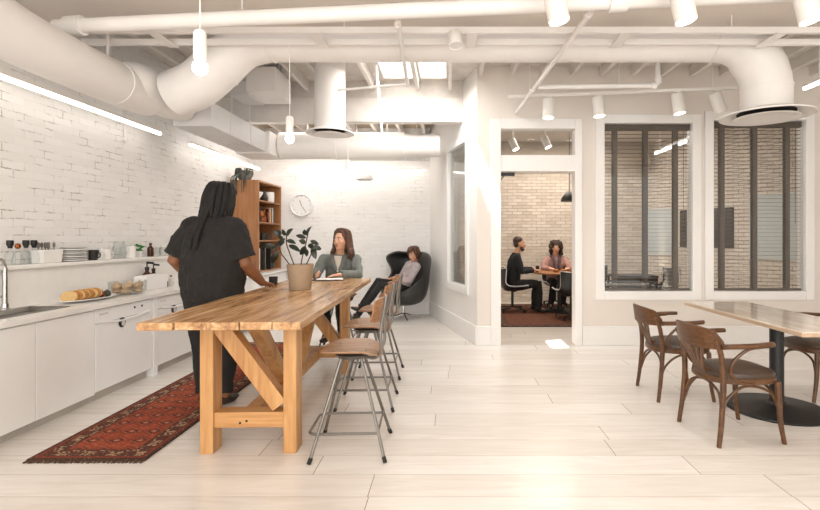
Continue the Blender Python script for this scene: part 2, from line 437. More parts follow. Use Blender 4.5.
# the deck lies flat: x stays, wall height becomes depth
dk.data.transform(Matrix(((1, 0, 0, 0), (0, 0, 1, 0), (0, 1, 0, 3.64), (0, 0, 0, 1))))
xs = [-3.3, -2.88, -2.46, -2.04, -1.72, -1.1, -.46, .0, .4]+[.81+.39*i for i in range(14)]
for x in xs:
    y1 = 7.0 if x < .2 else 6.4
    MB().box(x-.025, x+.025, 4.5, y1, 3.505, 3.645).build('rafter', M['raft'], dk, smooth=0, bevel=.004)
MB().box(-3.65, .3, 7.0, 7.16, 3.06, 3.4).build('beam', M['raft'], dk, smooth=0, bevel=.006)
MB().box(-3.65, .22, 7.0, 7.06, 3.4, 3.66).build('beam_plate', M['deck'], dk, smooth=0)
lo = struct(MB().prism([(-3.9, 7.1), (.15, 7.1), (-.38, 9.05), (-3.9, 9.05)], 3.42, 3.6).build('ceiling_back', paint('bare roof boards', (196, 176, 152), .8, var=.2, scale=12), smooth=0))
for i in range(8):
    x = -3.4+.42*i
    MB().box(x-.025, x+.025, 7.16, 8.99, 3.27, 3.425).build('rafter', M['raft'], lo, smooth=0)
struct(MB().prism([(.42, 6.52), (6.3, 6.52), (4.5, 10.85), (-.82, 10.85)], 3.45, 3.62).build('ceiling_meeting', M['ceil'], smooth=0))
# skylights: opaque glowing panes imitate sky and stop the sun; one half clear
for k, (a, b, c, d) in enumerate(SK):
    f = MB()
    for (x0, x1, y0, y1) in ((a+.002, a+.02, c+.002, d-.002), (b-.02, b-.002, c+.002, d-.002), (a+.02, b-.02, c+.002, c+.02), (a+.02, b-.02, d-.02, d-.002)): f.box(x0, x1, y0, y1, 3.63, 3.86)
    f = struct(f.build(f'window_{4+k}', M['trim'], smooth=0))
    MB().box(a+.02, b-.02, c+.02 if k == 0 else 6.27, d-.02, 3.78, 3.79).build('pane', M['sky'], f, smooth=0)
    if k: MB().box(a+.02, b-.02, c+.02, 6.26, 3.78, 3.79).build('pane', M['glass'], f, smooth=0)
# baseboards
def board(name, x0, x1, y0, y1, h=.25): struct(MB().box(x0, x1, y0, y1, 0, h).build(name, M['trim'], smooth=0, bevel=.006))
board('baseboard_partition', 1.725, 6.5, 6.375, 6.4); board('baseboard_door', .345, .545, 6.375, 6.4)
o = MB().box(0, 2.62, 0, .025, 0, .25).build('baseboard_diagonal', M['trim'], smooth=0, bevel=.006); struct(o); o.location = (.353, 6.4, 0); o.rotation_euler = (0, 0, AD)
board('baseboard_back', -2.96, -.38, 8.975, 9.0, .2)
# window frames, panes
def frame(name, u0, u1, z0, z1, w=.1, depth=.17, loc=(0, 6.4, 0), rz=0, flip=1, sill=True):
    b = MB(); y0, y1 = (-.03, depth-.03) if flip > 0 else (-depth+.03, .03)
    e = .012
    b.box(u0-w, u0+e, y0, y1, z0-w, z1+w); b.box(u1-e, u1+w, y0, y1, z0-w, z1+w)
    b.box(u0+e, u1-e, y0, y1, z1-e, z1+w); b.box(u0+e, u1-e, y0, y1, z0-w, z0+e)
    f = struct(b.build(name, M['trim'], smooth=0, bevel=.005)); f.location = loc; f.rotation_euler = (0, 0, rz)
    g = MB().box(u0+.01, u1-.01, .02*flip-.003, .02*flip+.003, z0+.01, z1-.01).build('pane', M['glass'], f, smooth=0)
    return f
frame('window_1', *W1[:2], W1[2], W1[3]); frame('window_2', *W2[:2], W2[2], W2[3])
frame('window_3', .4345, 1.376, .71, 2.756, .1, .17, (.353, 6.4, 0), AD, -1)
# door
b = MB(); w = .12
b.box(.65-w, .662, -.03, .15, 0, 2.836+w); b.box(1.628, 1.64+.08, -.03, .15, 0, 2.836+w)
b.box(.662, 1.628, -.03, .15, 2.824, 2.836+w); b.box(.662, 1.628, -.02, .14, 2.27, 2.48)
d = struct(b.build('door_1', M['trim'], smooth=0, bevel=.005)); d.location = (0, 6.4, 0)
MB().box(.66, 1.63, .05, .056, 2.47, 2.83).build('transom_pane', M['glass'], d, smooth=0)
for z in (.34, 1.17, 2.05): MB().cyl((.668, .1, z), (.668, .1, z+.09), .009).build('hinge', M['steel'], d)
cl = MB().box(.68, .86, .1, .14, 2.225, 2.268)
cl.bar((.72, .12, 2.23), (.7, .4, 2.2), .015, .012); cl.build('door_closer', M['dark'], d, smooth=0, bevel=.004)
# the leaf stands open into the meeting room
lf = MB().box(0, .9, 0, .045, .01, 2.26).build('door_leaf', M['trim'], d, smooth=0, bevel=.004); lf.location = (.6, .16, 0); lf.rotation_euler = (0, 0, math.radians(94))

# kitchen: half-height ledge wall and its shelf, structure
struct(MB().box(-3.65, -3.5, 2.34, 9.0, 0, 1.15).build('trim_1', paint('white glazed tile', (243, 240, 235), .25, var=.02, scale=14), smooth=0))
struct(MB().box(-3.65, -3.45, 2.34, 9.0, 1.15, 1.182).build('trim_2', M['counter'], smooth=0, bevel=.004))

# ------------------------------------------------------------------ kitchen run
XF = -3.0
hole = (-3.42, -3.12, 3.4, 3.98)
b = MB()
for (x0, x1, y0, y1) in ((-3.5, -2.97, 2.34, hole[2]), (-3.5, -2.97, hole[3], 8.99), (-3.5, hole[0], hole[2], hole[3]), (hole[1], -2.97, hole[2], hole[3])): b.box(x0, x1, y0, y1, .8, .84)
t = b.build('countertop', M['counter'], smooth=0)
tag(t, 'long white stone worktop running along the left brick wall', 'countertop')
s = thing('kitchen_sink', 'stainless steel sink set into the white worktop beside the tall tap', 'sink', (-3.27, 3.69, .84))
b = MB(); hx, hy = .15, .29
for (x0, x1, y0, y1) in ((-hx-.02, -hx, -hy-.02, hy+.02), (hx, hx+.02, -hy-.02, hy+.02), (-hx, hx, -hy-.02, -hy), (-hx, hx, hy, hy+.02)): b.box(x0, x1, y0, y1, 0, .006)
b.build('rim', M['steel'], s, smooth=0, bevel=.002)
b = MB(); rows = [[V((sx*(hx-k), sy*(hy-k), z)) for sx, sy in ((-1, -1), (1, -1), (1, 1), (-1, 1))] for k, z in ((0, .004), (.01, -.03), (.02, -.034))]
b.rings(rows, True, False, True); b.build('basin', M['steel'], s, smooth=0)
# cabinet units
cabs = [(1.65, 2.35, 'cab'), (2.35, 2.95, 'cab'), (2.95, 3.55, 'cab'), (3.55, 4.14, 'cab'), (4.14, 4.94, 'dish'), (4.94, 5.02, 'panel'), (5.02, 5.82, 'dish'),
        (5.82, 6.6, 'cab'), (6.6, 7.4, 'cab'), (7.4, 8.2, 'cab'), (8.2, 8.98, 'cab')]
cl = {2.95: 'white flat-front base cabinet at the left edge of the photo, below the tap', 3.55: 'white flat-front base cabinet between the leftmost cabinet and the dishwasher',
      5.82: 'white base cabinet behind the standing person, just past the second dishwasher', 6.6: 'white base cabinet hidden mostly by the standing person',
      7.4: 'white base cabinet under the near end of the wooden bookcase', 8.2: 'white base cabinet at the far end, under the clock side of the bookcase',
      1.65: 'white base cabinet nearest the viewer, left of the frame', 2.35: 'white base cabinet nearest the viewer, just beyond the left photo edge'}
dl = {4.14: 'white dishwasher with black round badge, nearest the red runner end', 5.02: 'second white dishwasher, partly behind the standing person'}
for (y0, y1, k) in cabs:
    c = (XF-.3, (y0+y1)/2, 0); h = (y1-y0)/2-.002
    if y0 < 2.3: continue
    if k == 'cab':
        t = thing('base_cabinet', cl[y0], 'cabinet', c, 0, 'white base cabinets')
        top = .798 if y0 > 4 else .66
        b = MB()
        if y0 > 3.9 or y0 < 2.9: b.box(-.2, .28, -h, h, .08, top)
        else: b.box(-.2, .28, -h, h, .08, .62); b.box(.26, .28, -h, h, .62, .798); 
        b.build('carcass', M['white'], t, smooth=0)
        MB().box(.28, .3, -h+.002, h-.002, .075, .785).build('door', M['white'], t, smooth=0, bevel=.002)
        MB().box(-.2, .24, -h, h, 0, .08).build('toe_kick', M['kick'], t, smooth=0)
    elif k == 'dish':
        t = thing('dishwasher', dl[y0], 'dishwasher', c, 0, 'white dishwashers')
        MB().box(-.2, .275, -h, h, .08, .798).build('body', M['appl'], t, smooth=0)
        MB().box(.275, .3, -h+.003, h-.003, .09, .665).build('door', M['appl'], t, smooth=0, bevel=.004)
        cp = MB().box(.275, .3, -h+.003, h-.003, .67, .79).build('control_panel', M['appl'], t, smooth=0, bevel=.004)
        for yy in (.02+.1, .23): MB().cyl((.298, yy, .742), (.304, yy, .742), .011, seg=14).build('button', M['dark'], cp)
        MB().box(.2995, .3015, -h+.05, -h+.16, .735, .752).build('badge_plate', M['ductg'], cp, smooth=0)
        rows = []
        for i in range(9):
            u = i/8; y = -h+.06+(2*h-.12)*u; dz = -.03*math.sin(PI*u)
            rows.append([V((.3, y, .69+dz)), V((.316, y, .683+dz)), V((.316, y, .672+dz)), V((.3, y, .668+dz))])
        MB().rings(rows).build('handle', M['appl'], t)
        bd = MB().cyl((.298, -.06 if y0 < 5 else -.1, .63), (.306, -.06 if y0 < 5 else -.1, .63), .045, seg=24).build('badge', M['dark'], t)
        MB().cyl((.306, -.05 if y0 < 5 else -.09, .62), (.309, -.05 if y0 < 5 else -.09, .62), .024, seg=20).build('badge_centre', M['ductg'], bd)
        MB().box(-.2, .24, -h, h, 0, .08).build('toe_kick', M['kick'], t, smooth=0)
    else:
        t = MB().box(-.2, .31, -h+.004, h-.004, 0, .798).build('end_panel', M['white'], smooth=0, bevel=.003); t.location = c
        tag(t, 'narrow white upright filler panel between the two dishwashers', 'panel')

# tap
t = thing('kitchen_tap', 'tall chrome kitchen tap at the left edge of the worktop', 'tap', (-3.29, 3.59, .84))
t.location = (-3.46, 3.81, .84); t.rotation_euler = (0, 0, -1.2)
MB().lathe([(0, 0), (.034, 0), (.034, .012), (.024, .02), (.022, .05), (0, .05)]).build('base', M['chrome'], t)
MB().cyl((0, 0, .04), (0, 0, .33), .017).build('column', M['chrome'], t)
p = [(0, 0, .33)]+[tuple(V((.1-.1*math.cos(a), 0, .33+.07*math.sin(a)))) for a in [PI*i/8 for i in range(1, 9)]]+[(.2, 0, .25)]
MB().tube(p, .012, 12).build('spout', M['chrome'], t)
MB().tube([(.2, 0, .26), (.2, 0, .16)], [.016, .02], 14).build('spray_head', M['steel'], t)
MB().tube([(0, -.02, .1), (0, -.06, .12), (.01, -.1, .16)], .008, 8).build('lever', M['chrome'], t)

def wx(px, X): return F*abs(X)/(VPX-px)          # depth of a pixel column on the plane x = X (left side)
ZL = 1.182; ZC = .84
# bottles with black stoppers on the ledge
for i, (px, lab) in enumerate(((10, 'glass bottle with black stopper, leftmost on the ledge above the tap'), (26, 'glass bottle with black stopper, middle of the three on the ledge'), (34, 'glass bottle with black stopper next to the white utensil pot'))):
    t = thing('oil_bottle', lab, 'bottle', (-3.53, wx(px, -3.53), ZL), 0, 'stoppered bottles on the ledge')
    MB().lathe([(0, 0), (.034, 0), (.036, .01), (.036, .085), (.014, .115), (.013, .14), (0, .14)], seg=18).build('glass_body', M['clear'], t)
    MB().lathe([(.0, .135), (.014, .135), (.017, .15), (.024, .165), (.024, .196), (.02, .2), (0, .2)], seg=16).build('stopper', M['dark'], t)
y = wx(19, -3.58); t = thing('decanter', 'small amber glass decanter between the stoppered bottles', 'decanter', (-3.59, y, ZL))
MB().lathe([(0, 0), (.04, 0), (.045, .03), (.03, .08), (.014, .11), (.016, .13), (0, .13)], seg=18).build('glass_body', M['clear'], t)
MB().ell((0, 0, .15), (.022, .022, .024)).build('ball_stopper', M['copper'], t)
# utensil pot
y = (wx(38, -3.53)+wx(59, -3.53))/2
t = thing('utensil_pot', 'white square pot on the ledge left of the plates', 'pot', (-3.545, y, ZL))
rows = [[V((sx*a, sy*c, z)) for sx, sy in ((-1, -1), (1, -1), (1, 1), (-1, 1))] for a, c, z in ((.05, .1, 0), (.058, .11, .115), (.05, .102, .115), (.044, .094, .01))]
MB().rings(rows).build('pot_body', M['ceramic'], t, smooth=0, bevel=.004)
for i in range(8):
    yy = -.075+.15*i/7; r = random.uniform(-.02, .02)
    u = thing('spoon' if i % 2 else 'fork', '%s of the cutlery standing in the white ledge pot' % ['leftmost fork', 'first spoon', 'second fork', 'second spoon', 'third fork', 'third spoon', 'last fork', 'last spoon'][i], 'cutlery', (-3.545+r, y+yy, ZL+.012), 0, 'cutlery in the white pot')
    bb = MB().tube([(0, 0, 0), (r*.4, r, .12)], .004, 6)
    bb.build('handle', M['steel'], u)
    bb = MB().ell((r*.4, r, .145), (.006, .016, .026), 10) if i % 2 else MB().box(r*.4-.003, r*.4+.003, r-.013, r+.013, .118, .168)
    bb.build('bowl' if i % 2 else 'tines', M['steel'], u)
# plates
y = (wx(60, -3.55)+wx(87, -3.55))/2
for i in range(8):
    r = .135 if i < 7 else .125
    t = MB().lathe([(0, 0), (r*.55, 0), (r, .008), (r, .0165), (r*.58, .009), (0, .006)], seg=32).build('plate', M['ceramic'] if i % 2 == 0 else M['grey'])
    t.location = (-3.55+.0, y, ZL+.0165*i); t.scale = (.7, 1, 1)
    tag(t, 'stacked plate on the ledge, %s' % ['bottom of the stack', 'second from the bottom', 'third from the bottom', 'fourth from the bottom', 'fifth from the bottom', 'sixth from the bottom', 'just under the top one', 'top of the stack'][i], 'plate', 'stack of plates on the ledge')
def mug(name, loc, r, h, m, label, cat='mug', handle=True, rz=0, group=None, taper=.9):
    t = thing(name, label, cat, loc, rz, group)
    MB().lathe([(0, 0), (r*taper, 0), (r, h), (r*.9, h), (r*taper*.88, .008), (0, .008)], seg=20).build('cup_body', m, t)
    if handle: MB().tube(arc((r*.9, 0, h*.5), h*.28, -PI/2, PI/2, 8), .006, 8).build('handle', m, t)
    return t
mug('mug', (-3.53, wx(92.5, -3.53), ZL), .055, .1, M['char'], 'charcoal mug on the ledge right of the plates', taper=.75)
mug('mug', (-3.56, wx(99, -3.56), ZL), .05, .09, M['ceramic'], 'white mug on the ledge right of the charcoal mug')
mug('mug', (-3.53, wx(106, -3.53), ZL), .05, .1, M['ceramic'], 'white mug on the ledge left of the glass jug', rz=1.2)
t = thing('glass_jug', 'clear round glass jug on the ledge among white mugs', 'jug', (-3.55, wx(119, -3.55), ZL))
MB().lathe([(0, 0), (.06, 0), (.075, .05), (.06, .12), (.05, .16), (.055, .18), (.048, .18), (.044, .16), (.054, .12), (.068, .05), (.05, .008), (0, .008)], seg=24).build('jug_body', M['clear'], t)
MB().tube(arc((.06, 0, .1), .045, -PI/2, PI/2, 8), .006, 8).build('handle', M['clear'], t)
mug('tumbler', (-3.54, wx(131, -3.54), ZL), .05, .13, M['ceramic'], 'tall white tumbler on the ledge left of the green herb', 'tumbler', False)
t = thing('potted_herb', 'small green herb in a white pot on the ledge', 'plant', (-3.56, wx(138.5, -3.56), ZL))
MB().lathe([(0, 0), (.035, 0), (.045, .07), (0, .07)], seg=16).build('pot', M['ceramic'], t)
b = MB()
for i in range(34):
    a = random.uniform(0, 6.28); r = random.uniform(.0, .07); z = random.uniform(.07, .14)
    b.ell((r*math.cos(a), r*math.sin(a), z), (.02, .014, .006), 8, Matrix.Rotation(random.uniform(-1, 1), 4, 'X') @ Matrix.Rotation(a, 4, 'Z'))
b.build('foliage', M['leaf2'], t)
def bottle(name, loc, s, m, label, cap, pump=False, cat='bottle'):
    t = thing(name, label, cat, loc)
    MB().lathe([(0, 0), (.032*s, 0), (.034*s, .01*s), (.034*s, .1*s), (.013*s, .125*s), (.013*s, .14*s), (0, .14*s)], seg=18).build('bottle_body', m, t)
    MB().lathe([(0, .138*s), (.016*s, .138*s), (.016*s, .16*s), (0, .16*s)], seg=14).build('cap', cap, t)
    if pump:
        MB().tube([(0, 0, .158*s), (0, 0, .195*s)], .005*s, 8).tube([(0, 0, .195*s), (.05*s, 0, .19*s)], .009*s, 8).build('pump', cap, t)
    return t
bottle('sauce_bottle', (-3.53, wx(150.5, -3.53), ZL), 1.0, M['amber'], 'brown glass bottle standing on the ledge', M['amber'])
for i, px in enumerate((157, 163, 169)):
    t = thing('glass_jar', ['clear jar on the ledge right of the brown bottle', 'clear jar on the ledge, middle of three', 'clear jar on the ledge next to the standing person'][i], 'jar', (-3.54, wx(px, -3.54), ZL), 0, 'clear jars on the ledge')
    MB().lathe([(0, 0), (.04, 0), (.042, .01), (.042, .09), (.034, .1), (.034, .11), (.03, .11), (.03, .098), (.036, .085), (.036, .012), (0, .012)], seg=18).build('jar_body', M['clear'], t)
    MB().lathe([(0, .108), (.037, .108), (.037, .125), (0, .125)], seg=18).build('lid', M['ceramic'], t)

# platter with sliced loaf and fruit
xp = -3.26; y0, y1 = wx(62, xp), wx(112, xp); yc = (y0+y1)/2
t = MB().lathe([(0, 0), (.6, 0), (1, .022), (1, .028), (.62, .008), (0, .008)], seg=36).build('serving_platter', M['ceramic']); t.location = (xp, yc, ZC); t.scale = (.15, (y1-y0)/2, 1)
tag(t, 'long white oval platter of bread and fruit on the worktop', 'platter')
for i in range(13):
    yy = y0+.05+i*.0255
    t = MB()
    prof = [V((.075*math.cos(a), 0, .042+.042*math.sin(a)*(1.35 if math.sin(a) > 0 else .95))) for a in [2*PI*k/14 for k in range(14)]]
    t.rings([[p+V((0, 0, 0)) for p in prof], [p+V((0, .02, .004)) for p in prof]]); t = t.build('bread_slice', M['bread'] if i % 3 else M['crumb'], bevel=.003); t.location = (xp+random.uniform(-.008, .008), yy, ZC+.012); t.rotation_euler = (random.uniform(-.35, -.2), 0, random.uniform(-.1, .1))
    tag(t, 'slice of golden bread on the platter, %s' % ['nearest the tap', 'second from the tap end', 'third from the tap end', 'fourth from the tap end', 'fifth from the tap end', 'sixth from the tap end', 'middle of the row', 'sixth from the fruit end', 'fifth from the fruit end', 'fourth from the fruit end', 'third from the fruit end', 'second from the fruit end', 'touching the fruit'][i] if i != 6 else 'slice of golden bread in the middle of the row on the platter', 'bread', 'bread slices on the platter')
pos = [(-.04, .0), (.03, .02), (-.01, .055), (.045, .075), (-.05, .09), (.01, .11)]
for i, (dx, dy) in enumerate(pos):
    m = ('red', 'red', 'green', 'green', 'green', 'red')[i]; t = thing('plum' if m == 'red' else 'fig', ['dark red plum beside the last bread slice', 'dark red plum at the front of the platter', 'dark green fig in the middle of the platter fruit', 'dark green fig at the platter front edge', 'dark green fig at the back of the platter', 'dark red plum at the bowl end of the platter'][i], 'fruit', (xp+dx, y1-.2+dy, ZC+.012), 0, 'fruit on the platter')
    MB().lathe([(0, 0), (.018, .004), (.029, .024), (.024, .045), (.006, .056), (0, .055)], seg=14).build('fruit_body', M[m], t)
    MB().tube([(0, 0, .053), (.004, .003, .068)], .003, 6).build('stem', M['stem'], t)
# glass bowl with garlic and nuts
xp = -3.22; y0, y1 = wx(114, xp), wx(141, xp); yc = (y0+y1)/2; R = (y1-y0)/2
t = MB().lathe([(0, 0), (R*.75, 0), (R*.97, .03), (R, .13), (R*.97, .13), (R*.93, .035), (R*.7, .008), (0, .008)], seg=32).build('glass_bowl', M['clear']); t.location = (xp, yc, ZC); t.scale = (.72, 1, 1)
tag(t, 'clear glass bowl of garlic bulbs on the worktop', 'bowl')
k = 0
for z, rr, n in ((.012, .12, 5), (.058, .13, 6)):
    for i in range(n):
        a = 2*PI*i/n+z*20; k += 1
        t = thing('garlic_bulb', 'beige garlic bulb in the glass bowl, %s layer, %s' % ('lower' if n == 5 else 'upper', ['far side toward the clock', 'on the wall side', 'near the tap side', 'on the room side', 'in the front corner', 'against the right rim'][i]), 'garlic', (xp+.72*rr*math.cos(a), yc+rr*math.sin(a), ZC+z), a, 'garlic bulbs in the glass bowl')
        MB().lathe([(0, 0), (.03, .004), (.044, .026), (.032, .048), (.01, .06), (.004, .07), (0, .07)], seg=14).build('bulb', M['nut'], t)
        MB().tube([(0, 0, .055), (.006, .002, .075)], [.004, .003], 6).build('stalk', M['nut'], t)
xp = -3.2
t = thing('napkin_box', 'white box dispenser on the worktop right of the glass bowl', 'box', (-3.3, (wx(143, -3.28)+wx(163, -3.28))/2, ZC))
MB().box(-.07, .07, -.2, .2, 0, .15).build('box_body', M['white'], t, smooth=0, bevel=.006)
MB().box(-.05, .05, -.15, .15, .15, .156).build('slot', M['trim'], t, smooth=0)
bottle('soap_bottle', (-3.43, wx(147, -3.43), ZC), 1.45, M['amber'], 'dark brown pump bottle behind the white box', M['dark'], True)
bottle('soap_bottle', (-3.44, wx(153.5, -3.44), ZC), 1.3, M['amber'], 'smaller dark pump bottle beside the first one, behind the white box', M['dark'], True)
bottle('spice_bottle', (-3.25, wx(166, -3.25), ZC), .65, M['amber'], 'small brown bottle on the worktop by the standing person', M['dark'])
bottle('spice_bottle', (-3.3, wx(171, -3.3), ZC), .75, M['ceramic'], 'small white bottle with dark cap by the standing person', M['dark'])
mug('coffee_cup', (-3.12, 7.45, ZC), .06, .08, M['ceramic'], 'white cup on the worktop in front of the bookcase', 'cup')
mug('coffee_cup', (-3.1, 7.75, ZC), .055, .075, M['ceramic'], 'white cup closest to the bookcase corner on the worktop', 'cup', rz=2)
mug('coffee_cup', (-3.22, 7.25, ZC), .05, .14, M['clear'], 'clear glass beaker beside the white cups', 'glass', False)

# ------------------------------------------------------------------ bookcase on the worktop
t = thing('bookcase', 'tall teak bookcase standing on the far end of the worktop', 'bookcase', (-3.31, 8.44, ZC))
b = MB().box(-.24, .22, -.53, -.5, 0, 1.5).build('side_panel', M['teak'], t, smooth=0, bevel=.003)
MB().box(-.24, .22, .5, .53, 0, 1.5).build('side_panel', M['teak'], t, smooth=0, bevel=.003)
MB().box(-.24, .22, -.5, .5, 1.47, 1.5).build('top_board', M['teak'], t, smooth=0, bevel=.003)
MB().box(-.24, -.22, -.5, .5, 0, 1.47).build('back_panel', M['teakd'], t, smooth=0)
SH = (.0, .5, .8, 1.16)
for z in SH: MB().box(-.22, .21, -.5, .5, z, z+.025).build('shelf', M['teak'], t, smooth=0, bevel=.002)
def onshelf(z, y, dx=.1): return (-3.31+dx, 8.44+y, ZC+z+.025)
def vase(name, loc, prof, m, label, cat): 
    o = MB().lathe(prof, seg=20).build(name, m); o.location = loc; return tag(o, label, cat)
vase('mixing_bowl', onshelf(1.16, -.3, .06), [(0, 0), (.06, 0), (.13, .1), (.14, .14), (.13, .14), (.055, .01), (0, .01)], M['ceramic'], 'white bowl on the top shelf of the bookcase', 'bowl')
vase('vase', onshelf(1.16, -.03, .12), [(0, 0), (.05, 0), (.07, .06), (.03, .15), (.035, .18), (.02, .18), (0, .02)], M['char'], 'dark vase on the top bookcase shelf', 'vase')
vase('storage_jar', onshelf(1.16, .22, .1), [(0, 0), (.09, 0), (.1, .02), (.1, .18), (.085, .18), (.085, .02), (0, .02)], M['ceramic'], 'white cylinder jar on the top bookcase shelf', 'jar')
for i, (y, m, h, nm) in enumerate(((-.36, 'copper', .24, 'copper pitcher on the second shelf, nearest'), (-.2, 'amber', .26, 'brown pitcher on the second shelf, second from the left'), (-.02, 'copper', .22, 'copper pitcher in the middle of the second shelf'))):
    t = thing('pitcher', nm, 'pitcher', onshelf(.8, y, .08), 0, 'pitchers on the second shelf')
    MB().lathe([(0, 0), (.06, 0), (.075, h*.3), (.05, h*.75), (.06, h), (.05, h), (.04, h*.75), (0, .02)], seg=18).build('pitcher_body', M[m], t)
    MB().tube(arc((.055, 0, h*.55), h*.25, -PI/2, PI/2, 8), .007, 8).build('handle', M[m], t)
for i in range(7):
    w = .035; hh = .24+.03*((i*37) % 3)/2; m = ('amber', 'teak', 'copper', 'bread', 'amber', 'paper', 'char')[i]
    o = MB().box(-.08, .08, -w/2, w/2, 0, hh).build('book', M[m if m != 'copper' else 'stoneedge'], smooth=0, bevel=.002); o.location = onshelf(.8, .13+i*.039, .06)
    tag(o, '%s book on the second shelf of the bookcase, %s' % (('dark brown', 'orange brown', 'tan', 'ochre', 'deep brown', 'white', 'charcoal')[i], ('first of the row', 'second of the row', 'third of the row', 'middle of the row', 'third from the end', 'next to last', 'last of the row')[i]), 'book', 'books on the second shelf')
for i in range(9):
    y = -.4+.1*i; t = vase('drinking_glass', onshelf(.5, y, .05+.07*(i % 2)), [(0, 0), (.03, 0), (.038, .12), (.034, .12), (.026, .008), (0, .008)], M['clear'] if i % 3 else M['char'], '%s glass on the third bookcase shelf, %s' % ('dark' if i % 3 == 0 else 'clear', ('at the near end', 'second from the near end', 'third from the near end', 'fourth from the near end', 'in the middle', 'fourth from the far end', 'third from the far end', 'second from the far end', 'at the far end')[i]), 'glass')
    t['group'] = 'glasses on the third shelf'
for i, (y, m) in enumerate(((-.42, 'ceramic'), (-.27, 'steel'), (-.12, 'char'))):
    o = MB().box(-.012, .012, -.14, .14, 0, .36).build('serving_tray', M[m], smooth=0, bevel=.004); o.location = onshelf(0, y+.1, .04+.04*i); o.rotation_euler = (0, 0, 1.25)
    tag(o, '%s tray leaning on the bottom shelf of the bookcase' % ('white', 'steel', 'charcoal')[i], 'tray')
vase('stock_pot', onshelf(0, .28, .06), [(0, 0), (.12, 0), (.125, .02), (.125, .2), (.11, .2), (.11, .02), (0, .02)], M['char'], 'dark stock pot at the bottom of the bookcase', 'pot')
# basket plant on top
t = thing('hanging_plant', 'grey striped pot with trailing strands on top of the bookcase', 'plant', (-3.40, 8.12, ZC+1.5))
MB().lathe([(0, 0), (.08, 0), (.13, .1), (.12, .17), (.105, .17), (.1, .1), (0, .02)], seg=20).build('pot', M['tank'], t)
b = MB()
for i in range(26):
    a = random.uniform(-PI, PI); r = .13; l = random.uniform(.05, .22)
    x, y = r*math.cos(a)*1.05, -abs(r*math.sin(a))*1.05
    pts = [(x*.6, y*.6, .18), (x*1.0, y*1.05, .2), (x*1.1, min(y*1.2, -.0), .1)]
    if y < -.06: pts += [(x*1.12, -.245, .02), (x*1.15, -.25, -l)]
    b.tube(spline(pts, 3), .005, 5)
b.build('strands', M['leaf'], t)

# clock
t = thing('wall_clock', 'round white wall clock on the back brick wall', 'clock', (-2.72, 8.985, 2.0))
Rx = Matrix.Rotation(PI/2, 4, 'X')
MB().lathe([(0, -.01), (.205, -.01), (.205, .03), (.195, .04), (.185, .03), (.185, .012), (0, .012)], M=Rx, seg=40).build('case', M['trim'], t)
b = MB()
for i in range(12):
    a = PI/6*i; b.bar((.15*math.sin(a), -.016, .15*math.cos(a)), (.172*math.sin(a), -.016, .172*math.cos(a)), .006, .002, (0, 1, 0))
b.build('hour_marks', M['gun'], t)
MB().bar((0, -.02, 0), (-.035, -.02, .1), .01, .003, (0, 1, 0)).build('hour_hand', M['gun'], t)
MB().bar((0, -.024, 0), (.085, -.024, -.12), .007, .003, (0, 1, 0)).build('minute_hand', M['gun'], t)

# ------------------------------------------------------------------ big trestle table
TZ = .92; RT = math.radians(1.6)
t = thing('trestle_table', 'long honey-coloured wooden trestle table with a potted plant on it', 'table', (-1.315, 2.785, 0), RT)
TL = 3.02; b = MB()
xsb = [-.46, -.255, -.07, .115, .3, .465]
ys = [(0, 0), (.012, .01), (.0, -.01), (.01, .01), (.005, .02)]
for i in range(5):
    a, c = xsb[i], xsb[i+1]-.006
    y0 = -.0+ys[i][0]; y1 = TL+ys[i][1]
    b.box(a, c, y0, y1, TZ-.046, TZ-random.uniform(0, .0015))
b.build('tabletop', M['oak'], t, smooth=0, bevel=.004)
LX = (-.25, .285); LY = (.46, 2.32)
for ly in LY:
    for lx in LX:
        MB().box(lx-.0425, lx+.0425, ly-.07, ly+.07, 0, TZ-.046).build('leg', M['pine'], t, smooth=0, bevel=.005)
    MB().box(LX[0]+.0425, LX[1]-.0425, ly-.055, ly+.055, .165, .265).build('end_rail', M['pinex'], t, smooth=0, bevel=.004)
    MB().box(LX[0]+.0425, LX[1]-.0425, ly-.05, ly+.05, TZ-.1, TZ-.046).build('top_rail', M['pinex'], t, smooth=0, bevel=.004)
    MB().bar((LX[0]+.07, ly, TZ-.09), (LX[1]-.075, ly, .3), .1, .105, (1, 0, 0)).build('diagonal_brace', M['pine'], t, smooth=0, bevel=.004)
    for dx in (-.03, .012): MB().cyl((dx-.01, ly-.057, .205+dx*.3), (dx-.01, ly-.052, .205+dx*.3), .008, seg=10).build('bolt_hole', M['slot'], t)
MB().box(-.05, .05, LY[0]+.055, LY[1]-.055, .17, .26).build('stretcher', M['pine'], t, smooth=0, bevel=.004)
MB().bar((0, 1.2, .24), (0, .52, TZ-.06), .085, .095, (1, 0, 0)).build('knee_brace', M['pine'], t, smooth=0, bevel=.004)
MB().bar((0, 1.6, .24), (0, 2.27, TZ-.06), .085, .095, (1, 0, 0)).build('knee_brace', M['pine'], t, smooth=0, bevel=.004)

